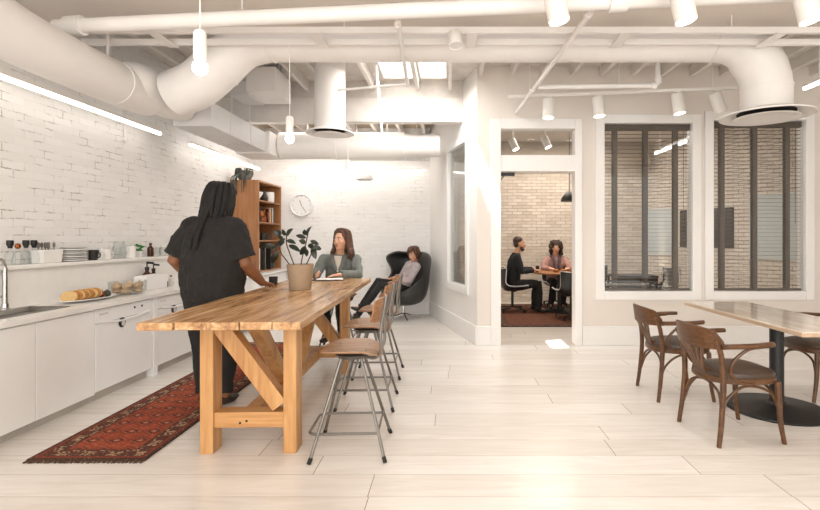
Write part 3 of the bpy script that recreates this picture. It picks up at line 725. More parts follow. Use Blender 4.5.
# ------------------------------------------------------------------ bar stools
def stool():
    t = thing('bar_stool', 'x', 'stool')
    z = .655; b = MB(); rows = []
    n = 28
    def outline(k, s):      # rounded square seat
        a = 2*PI*k/n; c, d = math.cos(a), math.sin(a); r = 1/((abs(c)**3.2+abs(d)**3.2)**(1/3.2)); return V((.2*s*r*c, .215*s*r*d, 0))
    def dish(p): return .02*(p.x/.19)**2*0+.03*(abs(p.y)/.215)**2+(-.025*max(0, p.x/.19-.5)*2)
    rings = []
    for s, dz in ((.05, -.009), (.5, -.009), (.9, -.009), (1, -.004), (1, .004), (.9, .009), (.5, .009), (.05, .009)):
        rings.append([outline(k, s)+V((0, 0, z+dz+dish(outline(k, s)))) for k in range(n)])
    b.rings(rings); b.build('seat', M['ply'], t)
    rv = MB()
    for sx in (-.1, .1):
        for sy in (-.1, .1): rv.ell((sx, sy, z+.012+dish(V((sx, sy, 0)))), (.009, .009, .004), 10)
    rv.build('rivets', M['steel'], t)
    MB().lathe([(0, z-.045), (.1, z-.045), (.12, z-.02), (.1, z-.012), (0, z-.012)], seg=20).build('seat_plate', M['gun'], t)
    tops = {}
    for sx in (-1, 1):
        for sy in (-1, 1):
            top = V((sx*.06, sy*.06, z-.03)); ft = V((sx*.232, sy*.232, .01))
            l = MB().tube([top, top+V((sx*.012, sy*.012, -.035)), ft], .0105, 10).build('leg', M['gun'], t)
            MB().tube([ft+V((sx*.004, sy*.004, -.01)), ft+V((-sx*.008, -sy*.008, .025))], .0135, 10).build('rubber_foot', M['rubber'], l)
    # footrest loop, reaching out on the table side
    zz = .165; a = .185; h = .235
    pts = [(.19, -a, zz)]+[(-.2, -a, zz)]+[tuple(p) for p in arc((-.2, -a+.05, zz), .05, -PI/2, -PI, 6, V((1, 0, 0)), V((0, 1, 0)))][1:]+[tuple(p) for p in arc((-.2, a-.05, zz), .05, PI, PI/2, 6, V((1, 0, 0)), V((0, 1, 0)))]+[(.19, a, zz)]
    MB().tube(pts, .009, 10, ref=(0, 0, 1)).build('footrest', M['gun'], t)
    MB().tube([(.19, -a, zz+.02), (.19, a, zz+.02)], .007, 8).build('rear_bar', M['gun'], t)
    for sy in (-1, 1):
        MB().tube(spline([(.08, sy*.07, z-.03), (.16, sy*.12, z-.028), (.2, sy*.14, z+.03), (.2, sy*.14, z+.16), (.235, sy*.135, z+.37)], 5), .0105, 10).build('back_upright', M['gun'], t)
    rows = []
    for i in range(5):
        zr = z+.2+.16*i/4; row = []
        for j in range(13):
            y = -.185+.37*j/12; edge = 1-.16*(abs(y)/.185)**4*(1 if i in (0, 4) else 0)
            row.append(V((.205+.03*(i/4)-.055*(y/.185)**2-.012, y, z+.28+(zr-z-.28)*edge)))
        rows.append(row)
    MB().sheet(rows, .011).build('backrest', M['plyz'], t, bevel=.002)
    return t
st = stool(); slab = ['plywood bar stool nearest the viewer at the right side of the long table', 'middle plywood bar stool along the long table', 'plywood bar stool nearest the egg chair at the long table', 'plywood bar stool under the woman in the sage jacket at the table end']
pos = [((-.65, 3.275, 0), RT+.02), ((-.70, 4.16, 0), RT+.01), ((-.735, 5.05, 0), RT), ((-1.4, 6.22, 0), math.radians(95))]
st.location, st.rotation_euler = pos[0][0], (0, 0, pos[0][1]); st['label'] = slab[0]; st['group'] = 'bar stools at the long table'
for i in (1, 2, 3): copy_tree(st, pos[i][0], pos[i][1], slab[i])

# runner rug
t = MB().box(-.37, .37, -1.73, 1.73, 0, .012).build('runner_rug', M['rug'], smooth=0); t.location = (-2.29, 4.8, .001); t.rotation_euler = (0, 0, .004)
tag(t, 'long red patterned runner rug lying in front of the white cabinets', 'rug')
fr = MB()
for i in range(60):
    x = -.365+.73*i/59
    fr.bar((x, -1.73, .006), (x+random.uniform(-.006, .006), -1.755-random.uniform(0, .01), .003), .006, .004)
fr.build('fringe', paint('rug fringe', (92, 68, 50), .95), t, smooth=0)

# things on the table
def on_table(px, py, z=TZ):
    Y = F*(EYE-z)/(py-HOR); return V(((px-VPX)*Y/F, Y, z))
pt = V((-1.405, 4.6, TZ))
t = thing('potted_rubber_plant', 'rubber plant with dark leaves in a clay pot on the long table', 'plant', pt)
MB().lathe([(0, 0), (.094, 0), (.098, .006), (.122, .215), (.124, .235), (.112, .235), (.108, .205), (0, .205)], seg=36).build('pot', M['pot'], t)
MB().lathe([(0, .19), (.105, .19), (.106, .212), (0, .218)], seg=24).build('soil', M['soil'], t)
def cp(cx, cy, dy=0.0):
    px, py = 220+.2157*cx, 160+.2157*cy; Y = pt.y+dy
    return V(((px-VPX)*Y/F, Y, EYE-(py-HOR)*Y/F))-pt
stems = [[(350, 492, 0), (322, 430, -.02), (308, 385, -.02), (310, 345, 0)], [(335, 492, .02), (300, 455, .05), (285, 435, .08), (270, 390, .1)],
         [(372, 492, 0), (384, 440, .03), (395, 400, .02), (408, 340, .03)], [(392, 490, .02), (412, 460, .04), (425, 430, .06), (432, 400, .06)]]
for s in stems: MB().tube(spline([cp(*p)+V((0, 0, -.02 if p[1] > 488 else 0)) for p in s], 5), .0055, 7).build('stem', M['stem'], t)
def leaf(b, p0, p1, w, tilt):
    d = p1-p0; L = d.length; tdir = d.normalized(); side = tdir.cross(V((math.sin(tilt), -math.cos(tilt), .35))).normalized(); nrm = side.cross(tdir)
    rows = []
    for i in range(9):
        u = i/8; ww = w*math.sin(PI*min(1, u**.85))**.7 if 0 < u < 1 else .0015
        c = p0+tdir*(L*u)+nrm*(.1*L*math.sin(PI*u))
        rows.append([c+side*(ww*k)+nrm*(.18*ww*abs(k)) for k in (-1, -.5, 0, .5, 1)])
    b.sheet(rows, .002)
LV = [((308, 350), (288, 322), 0), ((310, 352), (338, 318), .02), ((300, 380), (262, 395), .03), ((310, 372), (352, 388), -.06), ((318, 395), (372, 425), -.08),
      ((285, 345), (248, 330), .06), ((275, 390), (236, 428), .05), ((262, 400), (180, 402), .0), ((268, 420), (240, 480), -.04), ((290, 372), (268, 350), .1),
      ((405, 345), (425, 308), .02), ((402, 350), (392, 322), .06), ((400, 362), (352, 350), .02), ((396, 385), (366, 372), -.05), ((395, 398), (372, 440), .0),
      ((412, 395), (448, 412), -.05), ((430, 400), (470, 415), .04), ((430, 405), (444, 460), -.03), ((418, 375), (458, 392), .08), ((392, 410), (402, 448), .06), ((410, 405), (436, 388), -.08), ((300, 362), (282, 400), -.05)]
b = MB()
for i, (p, q, dy) in enumerate(LV):
    leaf(b, cp(*p, dy), cp(*q, dy-.03 if i % 2 else dy+.03), .021+.004*(i % 3), (i % 5-2)*.35)
b.build('foliage', M['leaf'], t, smooth=60)
p = on_table(273.3, 285); mug('tumbler', p, .045, .085, M['char'], 'dark tumbler beside the standing person\'s hand on the table', 'cup', False, taper=.85)
nb = thing('notebook', 'open white notebook under the seated woman\'s hand on the table', 'notebook', (-1.37, 5.58, TZ), .18)
MB().box(-.15, .15, -.11, .11, 0, .008).build('cover', M['char'], nb, smooth=0, bevel=.002)
rows = [[V((x, y, .01+.012*(1-abs(x)/.145)**.6*(abs(x)/.145+.15))) for x in [-.145+.29*k/16 for k in range(17)]] for y in (-.105, 0, .105)]
MB().sheet(rows, .004).build('pages', M['paper'], nb)
pe = MB().tube([(-.07, 0, 0), (.06, 0, .0), (.075, 0, 0)], [.004, .004, .001], 8).build('pen', M['dark']); pe.location = (-1.52, 5.5, TZ+.0045); pe.rotation_euler = (0, 0, .7)
tag(pe, 'black pen lying left of the white notebook', 'pen')

# ------------------------------------------------------------------ laminate table and captain's chairs
t = thing('cafe_table', 'pale stone-topped cafe table with black pedestal on the right', 'table', (2.69, 4.14, 0), math.radians(1.2))
MB().box(-.31, .31, -.8, .8, .727, .76).build('tabletop', M['stone'], t, smooth=0, bevel=.004)
MB().box(-.313, .313, -.803, .803, .724, .752).build('edge_band', M['stoneedge'], t, smooth=0, bevel=.003)
MB().lathe([(0, 0), (.375, 0), (.38, .008), (.37, .018), (.2, .034), (.075, .05), (.06, .07), (0, .07)], (-.02, -.13, 0), 48).build('base_plate', M['dark'], t)
MB().cyl((-.02, -.13, .05), (-.02, -.13, .71), .052, seg=24).build('pedestal', M['dark'], t)
MB().box(-.22, .2, -.4, .3, .705, .726).build('top_plate', M['dark'], t, smooth=0)

def captain():
    t = thing('captain_chair', 'x', 'chair')     # faces local +x
    n = 30
    def so(k, s):
        a = 2*PI*k/n; c, d = math.cos(a), math.sin(a); r = 1/((abs(c)**2.8+abs(d)**2.8)**(1/2.8)); x = .25*s*r*c; w = 1+.1*(x/.25)
        return V((x+.012, .228*s*r*d*w, 0))
    R = []
    for s, z in ((.05, .405), (.97, .405), (1, .412), (1, .44), (.97, .446), (.05, .446)): R.append([so(k, s)+V((0, 0, z)) for k in range(n)])
    MB().rings(R).build('seat_frame', M['walnut'], t)
    R = []
    for s, z in ((.97, .44), (.985, .456), (.95, .475), (.8, .489), (.5, .497), (.05, .499)): R.append([so(k, s)+V((0, 0, z)) for k in range(n)])
    MB().rings(R).build('seat_cushion', M['leather'], t)
    for sy in (-1, 1):
        MB().tube(spline([(.195, sy*.215, .42), (.2, sy*.22, .3), (.21, sy*.222, .15), (.235, sy*.228, 0)], 5), interp([(.02, .02), (.019, .019), (.016, .016), (.0145, .0145)], 5), 10, dome=False).build('leg', M['walnut'], t)
        MB().tube(spline([(-.245, sy*.235, 0), (-.222, sy*.228, .18), (-.205, sy*.222, .42), (-.222, sy*.226, .6), (-.262, sy*.232, .72)], 5), interp([(.0155, .0155), (.018, .018), (.02, .02), (.018, .018), (.017, .017)], 5), 10).build('leg', M['walnut'], t)
        # side arch below the seat
        MB().tube(spline([(-.22, sy*.214, .17), (-.17, sy*.205, .3), (-.06, sy*.2, .385), (.06, sy*.2, .385), (.15, sy*.205, .345), (.196, sy*.205, .28)], 5), .0095, 8).build('side_brace', M['walnut'], t)
        # arm with its curved support
        rows = []
        P = spline([(-.235, sy*.235, .672), (-.12, sy*.258, .676), (.0, sy*.268, .68), (.1, sy*.262, .684), (.135, sy*.25, .686)], 4); W = interp([.034, .03, .031, .037, .02], 4)
        for p, w in zip(P, W): rows.append([p+V((0, w*math.cos(a), .017*math.sin(a))) for a in [2*PI*k/12 for k in range(12)]])
        MB().rings(rows).build('armrest', M['walnut'], t)
        MB().tube(spline([(.05, sy*.262, .672), (-.06, sy*.262, .655), (-.15, sy*.252, .58), (-.165, sy*.238, .5), (-.1, sy*.228, .43), (.0, sy*.222, .41)], 5), .0115, 8).build('arm_support', M['walnut'], t)
    MB().tube(spline([(.2, -.205, .25), (.19, -.15, .35), (.185, 0, .392), (.19, .15, .35), (.2, .205, .25)], 5), .0095, 8).build('front_brace', M['walnut'], t)
    MB().tube(spline([(-.21, -.21, .25), (-.195, -.15, .35), (-.19, 0, .392), (-.195, .15, .35), (-.21, .21, .25)], 5), .0095, 8).build('rear_brace', M['walnut'], t)
    # crest rail wrapping round the back
    rows = []
    for j in range(21):
        u = -1+2*j/20; y = .245*math.sin(u*1.35)/math.sin(1.35); x = -.325+.115*(u*u)
        h0 = .645+.01*u*u; h1 = .80-.035*abs(u)**2-(.055*max(0, abs(u)-.78)/.22)
        rows.append([V((x+.02*(k/4-.5)*-1, y, h0+(h1-h0)*k/4)) for k in range(5)])
    MB().sheet(rows, .02).build('crest_rail', M['walnut'], t, bevel=.005)
    sp = MB()
    for i in range(5):
        u = -1+.5*i
        sp.tube(spline([(-.21, u*.045, .42), (-.25, u*.06, .53), (-.318+.02*abs(u), u*.13, .67)], 4), [(.0085, .016)]*9, 8, ref=(1, 0, 0))
    sp.build('fan_splat', M['walnut'], t)
    MB().box(-.222, -.198, -.075, .075, .41, .49).build('splat_foot', M['walnut'], t, smooth=0, bevel=.004)
    return t
c = captain(); lab = ['dark bentwood armchair with leather seat, front left of the cafe table', 'dark bentwood armchair behind the front one, closer to the windows', 'dark bentwood armchair on the far right side of the cafe table, cut by the frame']
c.location = (2.015, 3.53, 0); c.rotation_euler = (0, 0, math.radians(6)); c['label'] = lab[0]; c['group'] = 'bentwood armchairs at the cafe table'
copy_tree(c, (2.02, 4.41, 0), math.radians(0), lab[1]); copy_tree(c, (3.32, 4.4, 0), PI+.03, lab[2])
# ------------------------------------------------------------------ ducts, pipes and trays under the ceiling
def flange(p, d, r, w=.012):
    d = V(d).normalized(); p = V(p); return MB().tube([p-d*w, p+d*w], [r, r], 28)
DY, DZ, DR = 4.7, 3.295, .2
t = thing('air_duct', 'long white round duct across the room, bending down to the diffuser at the right', 'duct', (0, DY, DZ))
P = [(-1.75, 0, 0), (2.55, 0, 0)]+[(2.55+.48*math.sin(a), 0, -.48+.48*math.cos(a)) for a in [PI/2*i/8 for i in range(1, 9)]]+[(3.03, 0, -.67)]
n = len(P); R = [DR+(.02 if i > 4 else 0) for i in range(n)]
MB().tube(P, R, 32).build('duct_run', M['duct'], t)
Q = spline([(-1.75, 0, 0), (-2.0, 0, -.06), (-2.22, 0, -.25), (-2.42, 0, -.42), (-2.66, .05, -.5)], 6)
MB().tube(Q, interp([.2, .215, .22, .22, .22], 6), 28).build('elbow', M['duct'], t)
for p, d, r in (((-1.7, 0, 0), (1, 0, 0), .207), ((.4, 0, 0), (1, 0, 0), .205), ((-2.22, 0, -.25), (-.7, 0, -.7), .226), ((2.5, 0, 0), (1, 0, 0), .208), ((3.03, 0, -.46), (0, 0, 1), .226)):
    flange(p, d, r).build('duct_collar', M['duct'], t)
def diffuser(t, c, r):
    c = V(c)
    df = MB().lathe([(r*.57, .05), (r*.6, .05), (r, .0), (r, -.012), (r*.96, -.012), (r*.6, .03), (r*.57, .03)], c, 40).build('diffuser_cone', M['duct'], t)
    MB().lathe([(0, .02), (r*.62, .02), (r*.62, .03), (0, .03)], c, 32).build('diffuser_throat', M['slot'], df)
    MB().lathe([(.0, -.004), (r*.5, -.018), (r*.66, -.03), (r*.7, -.024), (r*.5, -.006), (0, .012)], c, 36).build('diffuser_plate', M['duct'], df)
    return df
diffuser(t, (3.03, 0, -.72), .40)
for x in (-.9, .9, 2.2): MB().box(x-.012, x+.012, -.006, .006, .19, .345).build('hanger', M['duct'], t, smooth=0)
# branch with its own diffuser
t = thing('air_duct', 'short white duct dropping to a round diffuser above the long table', 'duct', (-1.47, 6.0, 2.69))
P = [(0, 0, .95), (0, 0, .5), (0, 0, .02)]
MB().tube(P, .185, 28).build('duct_run', M['duct'], t)
for z in (.45, .75): flange((0, 0, z), (0, 0, 1), .19, .008).build('duct_collar', M['duct'], t)
flange((0, 0, .12), (0, 0, 1), .192).build('duct_collar', M['duct'], t)
diffuser(t, (0, 0, 0), .29)
# duct along the left wall
t = thing('air_duct', 'big white duct running along the top of the left brick wall', 'duct', (-3.0, 3.6, 2.78))
P = spline([(0, -2.4, .14), (0, -.9, .09), (0, -.2, .02), (.01, .4, .0), (.02, .95, .0), (.03, 1.2, .02)], 6)
MB().tube(P, interp([.2, .2, .195, .19, .19, .2], 6), 28).build('duct_run', M['duct'], t)
MB().tube(spline([(.03, .86, .03), (.05, .98, .06), (.08, 1.25, .08), (.09, 1.5, .06), (.09, 1.72, .04)], 5), interp([.17, .2, .215, .205, .16], 5), 28).build('plenum', M['duct'], t)
flange((.02, .75, .0), (0, 1, 0), .195).build('duct_collar', M['duct'], t)
for y in (-1.5, -.4, .7): MB().box(-.01, .01, y-.01, y+.01, .2, .53).build('hanger', M['duct'], t, smooth=0)
t = thing('air_duct', 'pale grey rectangular duct in the left corner leading to the back round duct', 'duct', (-3.0, 6.1, 2.62))
b = MB().box(-.02, .4, -.76, .85, 0, .27); b.build('duct_box', M['ductg'], t, smooth=0, bevel=.006)
for y in (-.3, .3, .8): MB().box(-.025, .405, y-.01, y+.01, -.004, .275).build('duct_seam', M['ductg'], t, smooth=0)
MB().box(-.04, .44, .85, 1.42, -.02, .3).build('end_box', M['duct'], t, smooth=0, bevel=.006)
for x in (.06, .3): MB().cyl((x, .5, .25), (x, .5, .9), .008, seg=8).build('hanger', M['duct'], t)
t = thing('air_duct', 'white round duct across the back of the room under the white beam', 'duct', (-1.35, 7.4, 2.79))
MB().tube([(-1.2, 0, 0), (.65, 0, 0)], [.2, .2], 28).build('duct_run', M['duct'], t)
MB().tube([(.65, 0, 0), (.75, 0, 0), (1.2, 0, 0)], [.2, .17, .17], 28).build('duct_reducer', M['duct'], t)
for x in (-.35, .66): flange((x, 0, 0), (1, 0, 0), .21).build('duct_collar', M['duct'], t)
for x in (-.8, .4): MB().box(x-.01, x+.01, -.005, .005, .19, .64).build('hanger', M['duct'], t, smooth=0)
t = thing('return_air_box', 'flat white ventilation box with a slotted grille below the back duct', 'duct', (-1.05, 7.95, 2.7))
MB().box(-.65, .7, -.25, .3, 0, .2).build('box_body', M['duct'], t, smooth=0, bevel=.006)
b = MB()
for i in range(12): b.box(.18+.04*i, .2+.04*i, -.2, .25, -.006, .001)
b.build('grille', M['ductg'], t, smooth=0)
for x in (-.5, .5): MB().cyl((x, .2, .19), (x, .2, .58), .006, seg=8).build('hanger', M['duct'], t)
t = thing('ventilation_unit', 'boxy white ventilation unit hung between the rafters left of the drop duct', 'duct', (-2.3, 6.3, 3.2))
MB().box(-.2, .16, -.3, .3, 0, .3).build('unit_body', M['duct'], t, smooth=0, bevel=.006)
MB().box(-.45, -.2, -.2, .28, -.02, .16).build('side_box', M['ductg'], t, smooth=0, bevel=.004)
for x in (-.1, .1): MB().cyl((x, 0, .29), (x, 0, .44), .006, seg=8).build('hanger', M['duct'], t)

def pipe(name, label, pts, r, m='duct', cat='pipe', joints=(), jr=1.35, hang=()):
    o = V(pts[0]); t = thing(name, label, cat, o)
    MB().tube([V(p)-o for p in pts], r, 14).build('pipe_run', M[m], t)
    for p, d in joints: MB().tube([V(p)-o-V(d).normalized()*r*1.1, V(p)-o+V(d).normalized()*r*1.1], r*jr, 14).build('coupling', M[m], t)
    for p, z in hang: MB().cyl(V(p)-o, V(p)-o+V((0, 0, z)), .005, seg=6).build('hanger', M[m], t)
    return t
pipe('sprinkler_main', 'thick white pipe under the front ceiling slanting across the top of the photo', [(-3.15, 3.92, 3.09), (-.295, 3.64, 3.09), (2.9, 3.33, 3.09)], .056,
     joints=[((-2.98, 3.9, 3.09), (1, -.1, 0)), ((1.2, 3.495, 3.09), (1, -.1, 0))], hang=[((-1.6, 3.77, 3.12), .2), ((1.4, 3.475, 3.12), .2)])
t = thing('cable_tray', 'pair of white metal rails joined by short cross brackets under the ceiling edge', 'cable tray', (0, 4.275, 3.157))
for y in (-.125, .125): MB().box(-3.3, 3.75, y-.02, y+.02, -.026, .026).build('rail', M['duct'], t, smooth=0, bevel=.003)
for x in (-2.5, -1.14, .19, 1.49, 2.8): MB().box(x-.045, x+.045, -.16, .165, -.034, -.026).build('bracket', M['duct'], t, smooth=0)
for x in (-2.9, -.9, .85, 2.4): MB().cyl((x, -.1, .02), (x, -.1, .15), .006, seg=8).build('hanger', M['duct'], t)
pipe('conduit', 'white pipe with couplings running back toward the glass door top', [(1.05, 3.63, 3.082), (.86, 6.39, 3.03)], .021, joints=[((.923, 5.45, 3.047), (-.07, 1, 0)), ((1.04, 3.7, 3.079), (-.07, 1, 0)), ((.94, 5.2, 3.05), (-.07, 1, 0))], hang=[((1.035, 3.8, 3.08), .23)])
pipe('sprinkler_branch', 'white pipe with an elbow rising beside the right track lights', [(.96, 5.35, 3.05), (2.22, 5.3, 3.05), (2.25, 5.3, 3.07), (2.25, 5.3, 3.52)], .026, joints=[((2.2, 5.3, 3.05), (1, 0, 0)), ((2.25, 5.3, 3.1), (0, 0, 1))])
pipe('conduit', 'white pipe above the long table ending below the skylight', [(-.4, 3.76, 3.07), (-.46, 5.3, 3.06)], .02, joints=[((-.41, 3.85, 3.07), (0, 1, 0)), ((-.46, 5.28, 3.06), (0, 1, 0))], hang=[((-.405, 3.95, 3.08), .23)])
pipe('conduit', 'thin white pipe spanning left from the skylight pipe to the drop duct', [(-.48, 5.3, 3.06), (-1.26, 5.5, 3.06)], .013)
pipe('conduit', 'thin upright white conduit on the left brick wall with a junction box', [(-3.635, 5.48, 2.46), (-3.635, 5.48, 3.3)], .012, joints=[((-3.635, 5.48, 2.5), (0, 0, 1))], jr=3)
pipe('conduit', 'white pipe hanging straight down right of the drop duct', [(-.95, 6.3, 3.63), (-.9, 6.5, 2.75)], .018, joints=[((-.9, 6.5, 2.78), (0, 0, 1))])

# ------------------------------------------------------------------ lamps
def strip(label, p0, p1, group, wires=()):
    p0, p1 = V(p0), V(p1); c = (p0+p1)/2; t = thing('strip_light', label, 'light', c, 0, group)
    d = p1-p0; up = (0, 0, 1)
    MB().bar(p0-c+V((0, 0, .03)), p1-c+V((0, 0, .03)), .05, .03).build('housing', M['lampw'], t, smooth=0)
    MB().bar(p0-c, p1-c, .034, .03).build('diffuser', M['strip'], t, smooth=0)
    for p, q in wires: MB().cyl(V(p)-c, V(q)-c, .006, seg=6).build('bracket', M['lampw'], t)
strip('long glowing strip light high on the left brick wall, nearest the viewer', (-3.45, 2.2, 2.64), (-3.45, 5.83, 2.64), 'strip lights', [((-3.45, 3, 2.68), (-3.65, 3, 2.68)), ((-3.45, 5, 2.68), (-3.65, 5, 2.68))])
strip('glowing strip light on the left brick wall above the bookcase', (-3.45, 6.5, 2.64), (-3.45, 8.85, 2.64), 'strip lights', [((-3.45, 7, 2.68), (-3.65, 7, 2.68)), ((-3.45, 8.3, 2.68), (-3.65, 8.3, 2.68))])
strip('glowing strip light across the back brick wall above the clock', (-2.93, 8.86, 2.62), (-.46, 8.86, 2.62), 'strip lights', [((-2.5, 8.86, 2.66), (-2.5, 9.0, 2.66)), ((-.9, 8.86, 2.66), (-.9, 9.0, 2.66))])
strip('glowing strip light hung at the far right edge beside the big diffuser', (3.92, 3.9, 3.05), (3.92, 5.42, 3.05), 'strip lights', [((3.92, 4.1, 3.08), (3.92, 4.1, 3.31)), ((3.92, 5.2, 3.08), (3.92, 5.2, 3.62))])
strip('glowing strip light inside the meeting room, seen through the left big window', (3.93, 7.9, 3.0), (3.9, 9.3, 3.0), 'strip lights', [((3.93, 8.1, 3.03), (3.93, 8.1, 3.46)), ((3.9, 9.1, 3.03), (3.9, 9.1, 3.46))])
strip('glowing strip light washing the meeting room back wall', (-.3, 10.6, 3.06), (3.9, 10.6, 3.06), 'strip lights', [((.5, 10.6, 3.1), (.5, 10.7, 3.1)), ((3.2, 10.6, 3.1), (3.2, 10.7, 3.1))])

def pendant(label, x, y, z, top):
    t = thing('pendant_lamp', label, 'lamp', (x, y, z), 0, 'bare bulb pendants')
    MB().lathe([(0, .045), (.028, .045), (.034, .055), (.034, .185), (.025, .2), (0, .2)], seg=20).build('socket', M['lampw'], t)
    MB().lathe([(0, -.04), (.02, -.036), (.036, -.018), (.04, 0), (.034, .022), (.02, .042), (.018, .05), (0, .05)], seg=20).build('bulb', M['bulb'], t)
    MB().cyl((0, 0, .19), (0, 0, top-z), .0035, seg=6).build('cord', M['lampw'], t)
pendant('glowing bulb pendant in a white socket nearest the viewer, upper left', -1.352, 2.65, 2.32, 3.3)
pendant('glowing bulb pendant left of the drop duct diffuser', -1.44, 4.4, 2.29, 3.14)
pendant('small glowing bulb pendant farthest back, right of the drop duct', -1.475, 7.08, 2.325, 3.07)
t = thing('dome_pendant', 'small white dome lamp hanging near the back wall', 'lamp', (-1.49, 8.55, 2.42))
MB().lathe([(.14, 0), (.15, .0), (.145, .04), (.11, .09), (.05, .12), (.03, .17), (0, .17), (0, .16), (.02, .15), (.04, .11), (.1, .08), (.135, .035)], seg=28).build('shade', M['lampw'], t)
b = MB()
for i in range(8): b.ell((.09*math.cos(i*PI/4), .09*math.sin(i*PI/4), .0), (.022, .022, .022), 10)
b.build('bulbs', M['ductg'], t)
MB().cyl((0, 0, .16), (0, 0, .92), .006, seg=6).build('cord', M['lampw'], t)

def spot(label, x, y, ztop, ax, group, r=.068, h=.21, stem=.06, lit=True):
    t = thing('spotlight', label, 'light', (x, y, ztop), 0, group)
    MB().cyl((0, 0, 0), (0, 0, -stem), .01, seg=8).box(-.04, .04, -.015, .015, -.012, 0).build('stem', M['lampw'], t)
    R = Matrix.Translation((0, 0, -stem-.03)) @ V((0, 0, -1)).rotation_difference(V(ax).normalized()).to_matrix().to_4x4()
    b = MB(R).lathe([(0, .06), (r*.9, .06), (r, .05), (r, -h+.06), (r*.92, -h+.06), (r*.9, -h+.075), (0, -h+.075)], seg=28).build('can', M['lampw'], t)
    MB(R).lathe([(0, -h+.068), (r*.9, -h+.066), (r*.9, -h+.074), (0, -h+.074)], seg=24).build('lens', M['spot'] if lit else M['ductg'], b)
    return R @ V((0, 0, -h+.05))+t.location, (R.to_3x3() @ V((0, 0, -1)))
SPOTS = []
t = thing('light_track', 'white lighting track on the front ceiling holding three large spots', 'track', (1.6, 3.2, 3.22)); MB().box(-1.3, 1.3, -.02, .02, -.015, .015).build('rail', M['lampw'], t, smooth=0)
for x in (-1, 0, 1): MB().cyl((x, 0, .01), (x, 0, .085), .008, seg=8).build('hanger', M['lampw'], t)
for i, x in enumerate((.675, 1.5, 2.31)):
    SPOTS.append(spot(('left of three large lit spotlights at the top of the photo', 'middle of three large lit spotlights at the top of the photo', 'right of three large lit spotlights at the top of the photo')[i], x, 3.2, 3.205, (.16, -.1, -1), 'large front spotlights', .07, .27, .16))
tr0, tr1 = V((.7, 5.9, 3.1)), V((3.25, 5.55, 3.1))
t = thing('light_track', 'thin white lighting track above the glass door and windows', 'track', (tr0+tr1)/2)
c = (tr0+tr1)/2; MB().bar(tr0-c, tr1-c, .035, .03).build('rail', M['lampw'], t, smooth=0)
for u in (.1, .5, .9): p = tr0.lerp(tr1, u)-c; MB().cyl(p, p+V((0, 0, .5)), .005, seg=6).build('hanger', M['lampw'], t)
for i, (x, ax) in enumerate(((1.175, (-.05, -.08, -1)), (1.74, (.06, -.1, -1)), (2.615, (.12, -.1, -1)), (3.03, (.42, .1, -1)))):
    u = (x-tr0.x)/(tr1.x-tr0.x); y = tr0.lerp(tr1, u).y
    SPOTS.append(spot(('white spotlight above the glass door', 'white spotlight between door and left big window', 'white spotlight above the left big window', 'tilted white spotlight beside the big duct elbow')[i], x, y, 3.085, ax, 'track spotlights above the windows', .068, .23, .06))
spot('small white spotlight on the cable tray at top centre', .045, 4.12, 3.125, (.1, -.25, -1), 'tray spot', .058, .13, .02, False)
for i, (x, y) in enumerate(((1.05, 8.2), (1.55, 8.0))):  # added spots behind the transom, imitating spotlights reflected in its glass
    spot(('left spotlight added behind the pane above the door, in place of a reflection', 'right spotlight added behind the pane above the door, in place of a reflection')[i], x, y, 3.45, (.4, -.3, -1), 'added meeting room spotlights', .06, .2, .42, True)

# ------------------------------------------------------------------ blinds
def blind(label, u0, u1, z0, z1, loc, rz, sgn, tapes, m, tm, group, pitch=.05, hd=.019):
    t = thing('venetian_blind', label, 'blind', loc, rz, group); y = .085*sgn
    MB().box(u0+.014, u1-.014, y-.03, y+.03, z1-.09, z1-.014).build('headrail', M[tm], t, smooth=0)
    MB().box(u0+.016, u1-.016, y-.026, y+.026, z0+.016, z0+.04).build('bottom_rail', M[tm], t, smooth=0)
    b = MB(); z = z0+.075
    while z < z1-.1:
        b.box(u0+.016, u1-.016, y-hd, y+hd, z-.0016, z+.0016); z += pitch
    b.build('slats', M[m], t, smooth=0)
    for u in tapes:
        b = MB().box(u-.03, u+.03, y-.029, y-.027, z0+.04, z1-.09).box(u-.03, u+.03, y+.027, y+.029, z0+.04, z1-.09); b.build('ladder_tape', M[tm], t, smooth=0)
    MB().cyl((u1-.1, y-.034*sgn, z1-.1), (u1-.1, y-.034*sgn, z0+.9), .004, seg=6).build('wand', M[tm], t)
def wX(px): return (px-VPX)*6.48/F
blind('dark wooden venetian blind in the big window right of the door', *W1, (0, 6.4, 0), 0, 1, [wX(614.5), wX(645), wX(675)], 'slat', 'tape', 'venetian blinds')
blind('dark wooden venetian blind in the rightmost big window behind the diffuser', *W2, (0, 6.4, 0), 0, 1, [wX(721.5), wX(754), wX(786.5)], 'slat', 'tape', 'venetian blinds')
blind('pale venetian blind in the window of the slanted wall left of the door', .4345, 1.376, .71, 2.756, (.353, 6.4, 0), AD, -1, [.62, 1.2], 'slatw', 'slatw', 'venetian blinds', .034, .026)

# ------------------------------------------------------------------ meeting room
struct(MB().box(-.7, 4.28, 10.44, 10.47, 2.93, 3.46).build('trim_3', paint('valance', (176, 164, 150), .6), smooth=0, bevel=.004))
WR = ((4.3, 10.7, 0), math.atan2(-4.2, 1.6))
def board_on_wall(name, label, cat, u0, u1, z0, z1, m, fm):
    t = thing(name, label, cat, WR[0], WR[1]); b = MB()
    MB().box(u0, u1, -.03, -.002, z0, z1).build('frame', M[fm], t, smooth=0, bevel=.004)
    MB().box(u0+.02, u1-.02, -.034, -.03, z0+.02, z1-.02).build('panel', M[m], t, smooth=0)
board_on_wall('whiteboard', 'pale whiteboard on the meeting room wall seen through the left big window', 'whiteboard', .06, .84, 1.04, 2.03, 'board', 'ductg')
board_on_wall('wall_screen', 'dark wall screen in the meeting room, seen at the edges of both big windows', 'screen', .93, 2.12, 1.22, 1.95, 'char', 'dark')
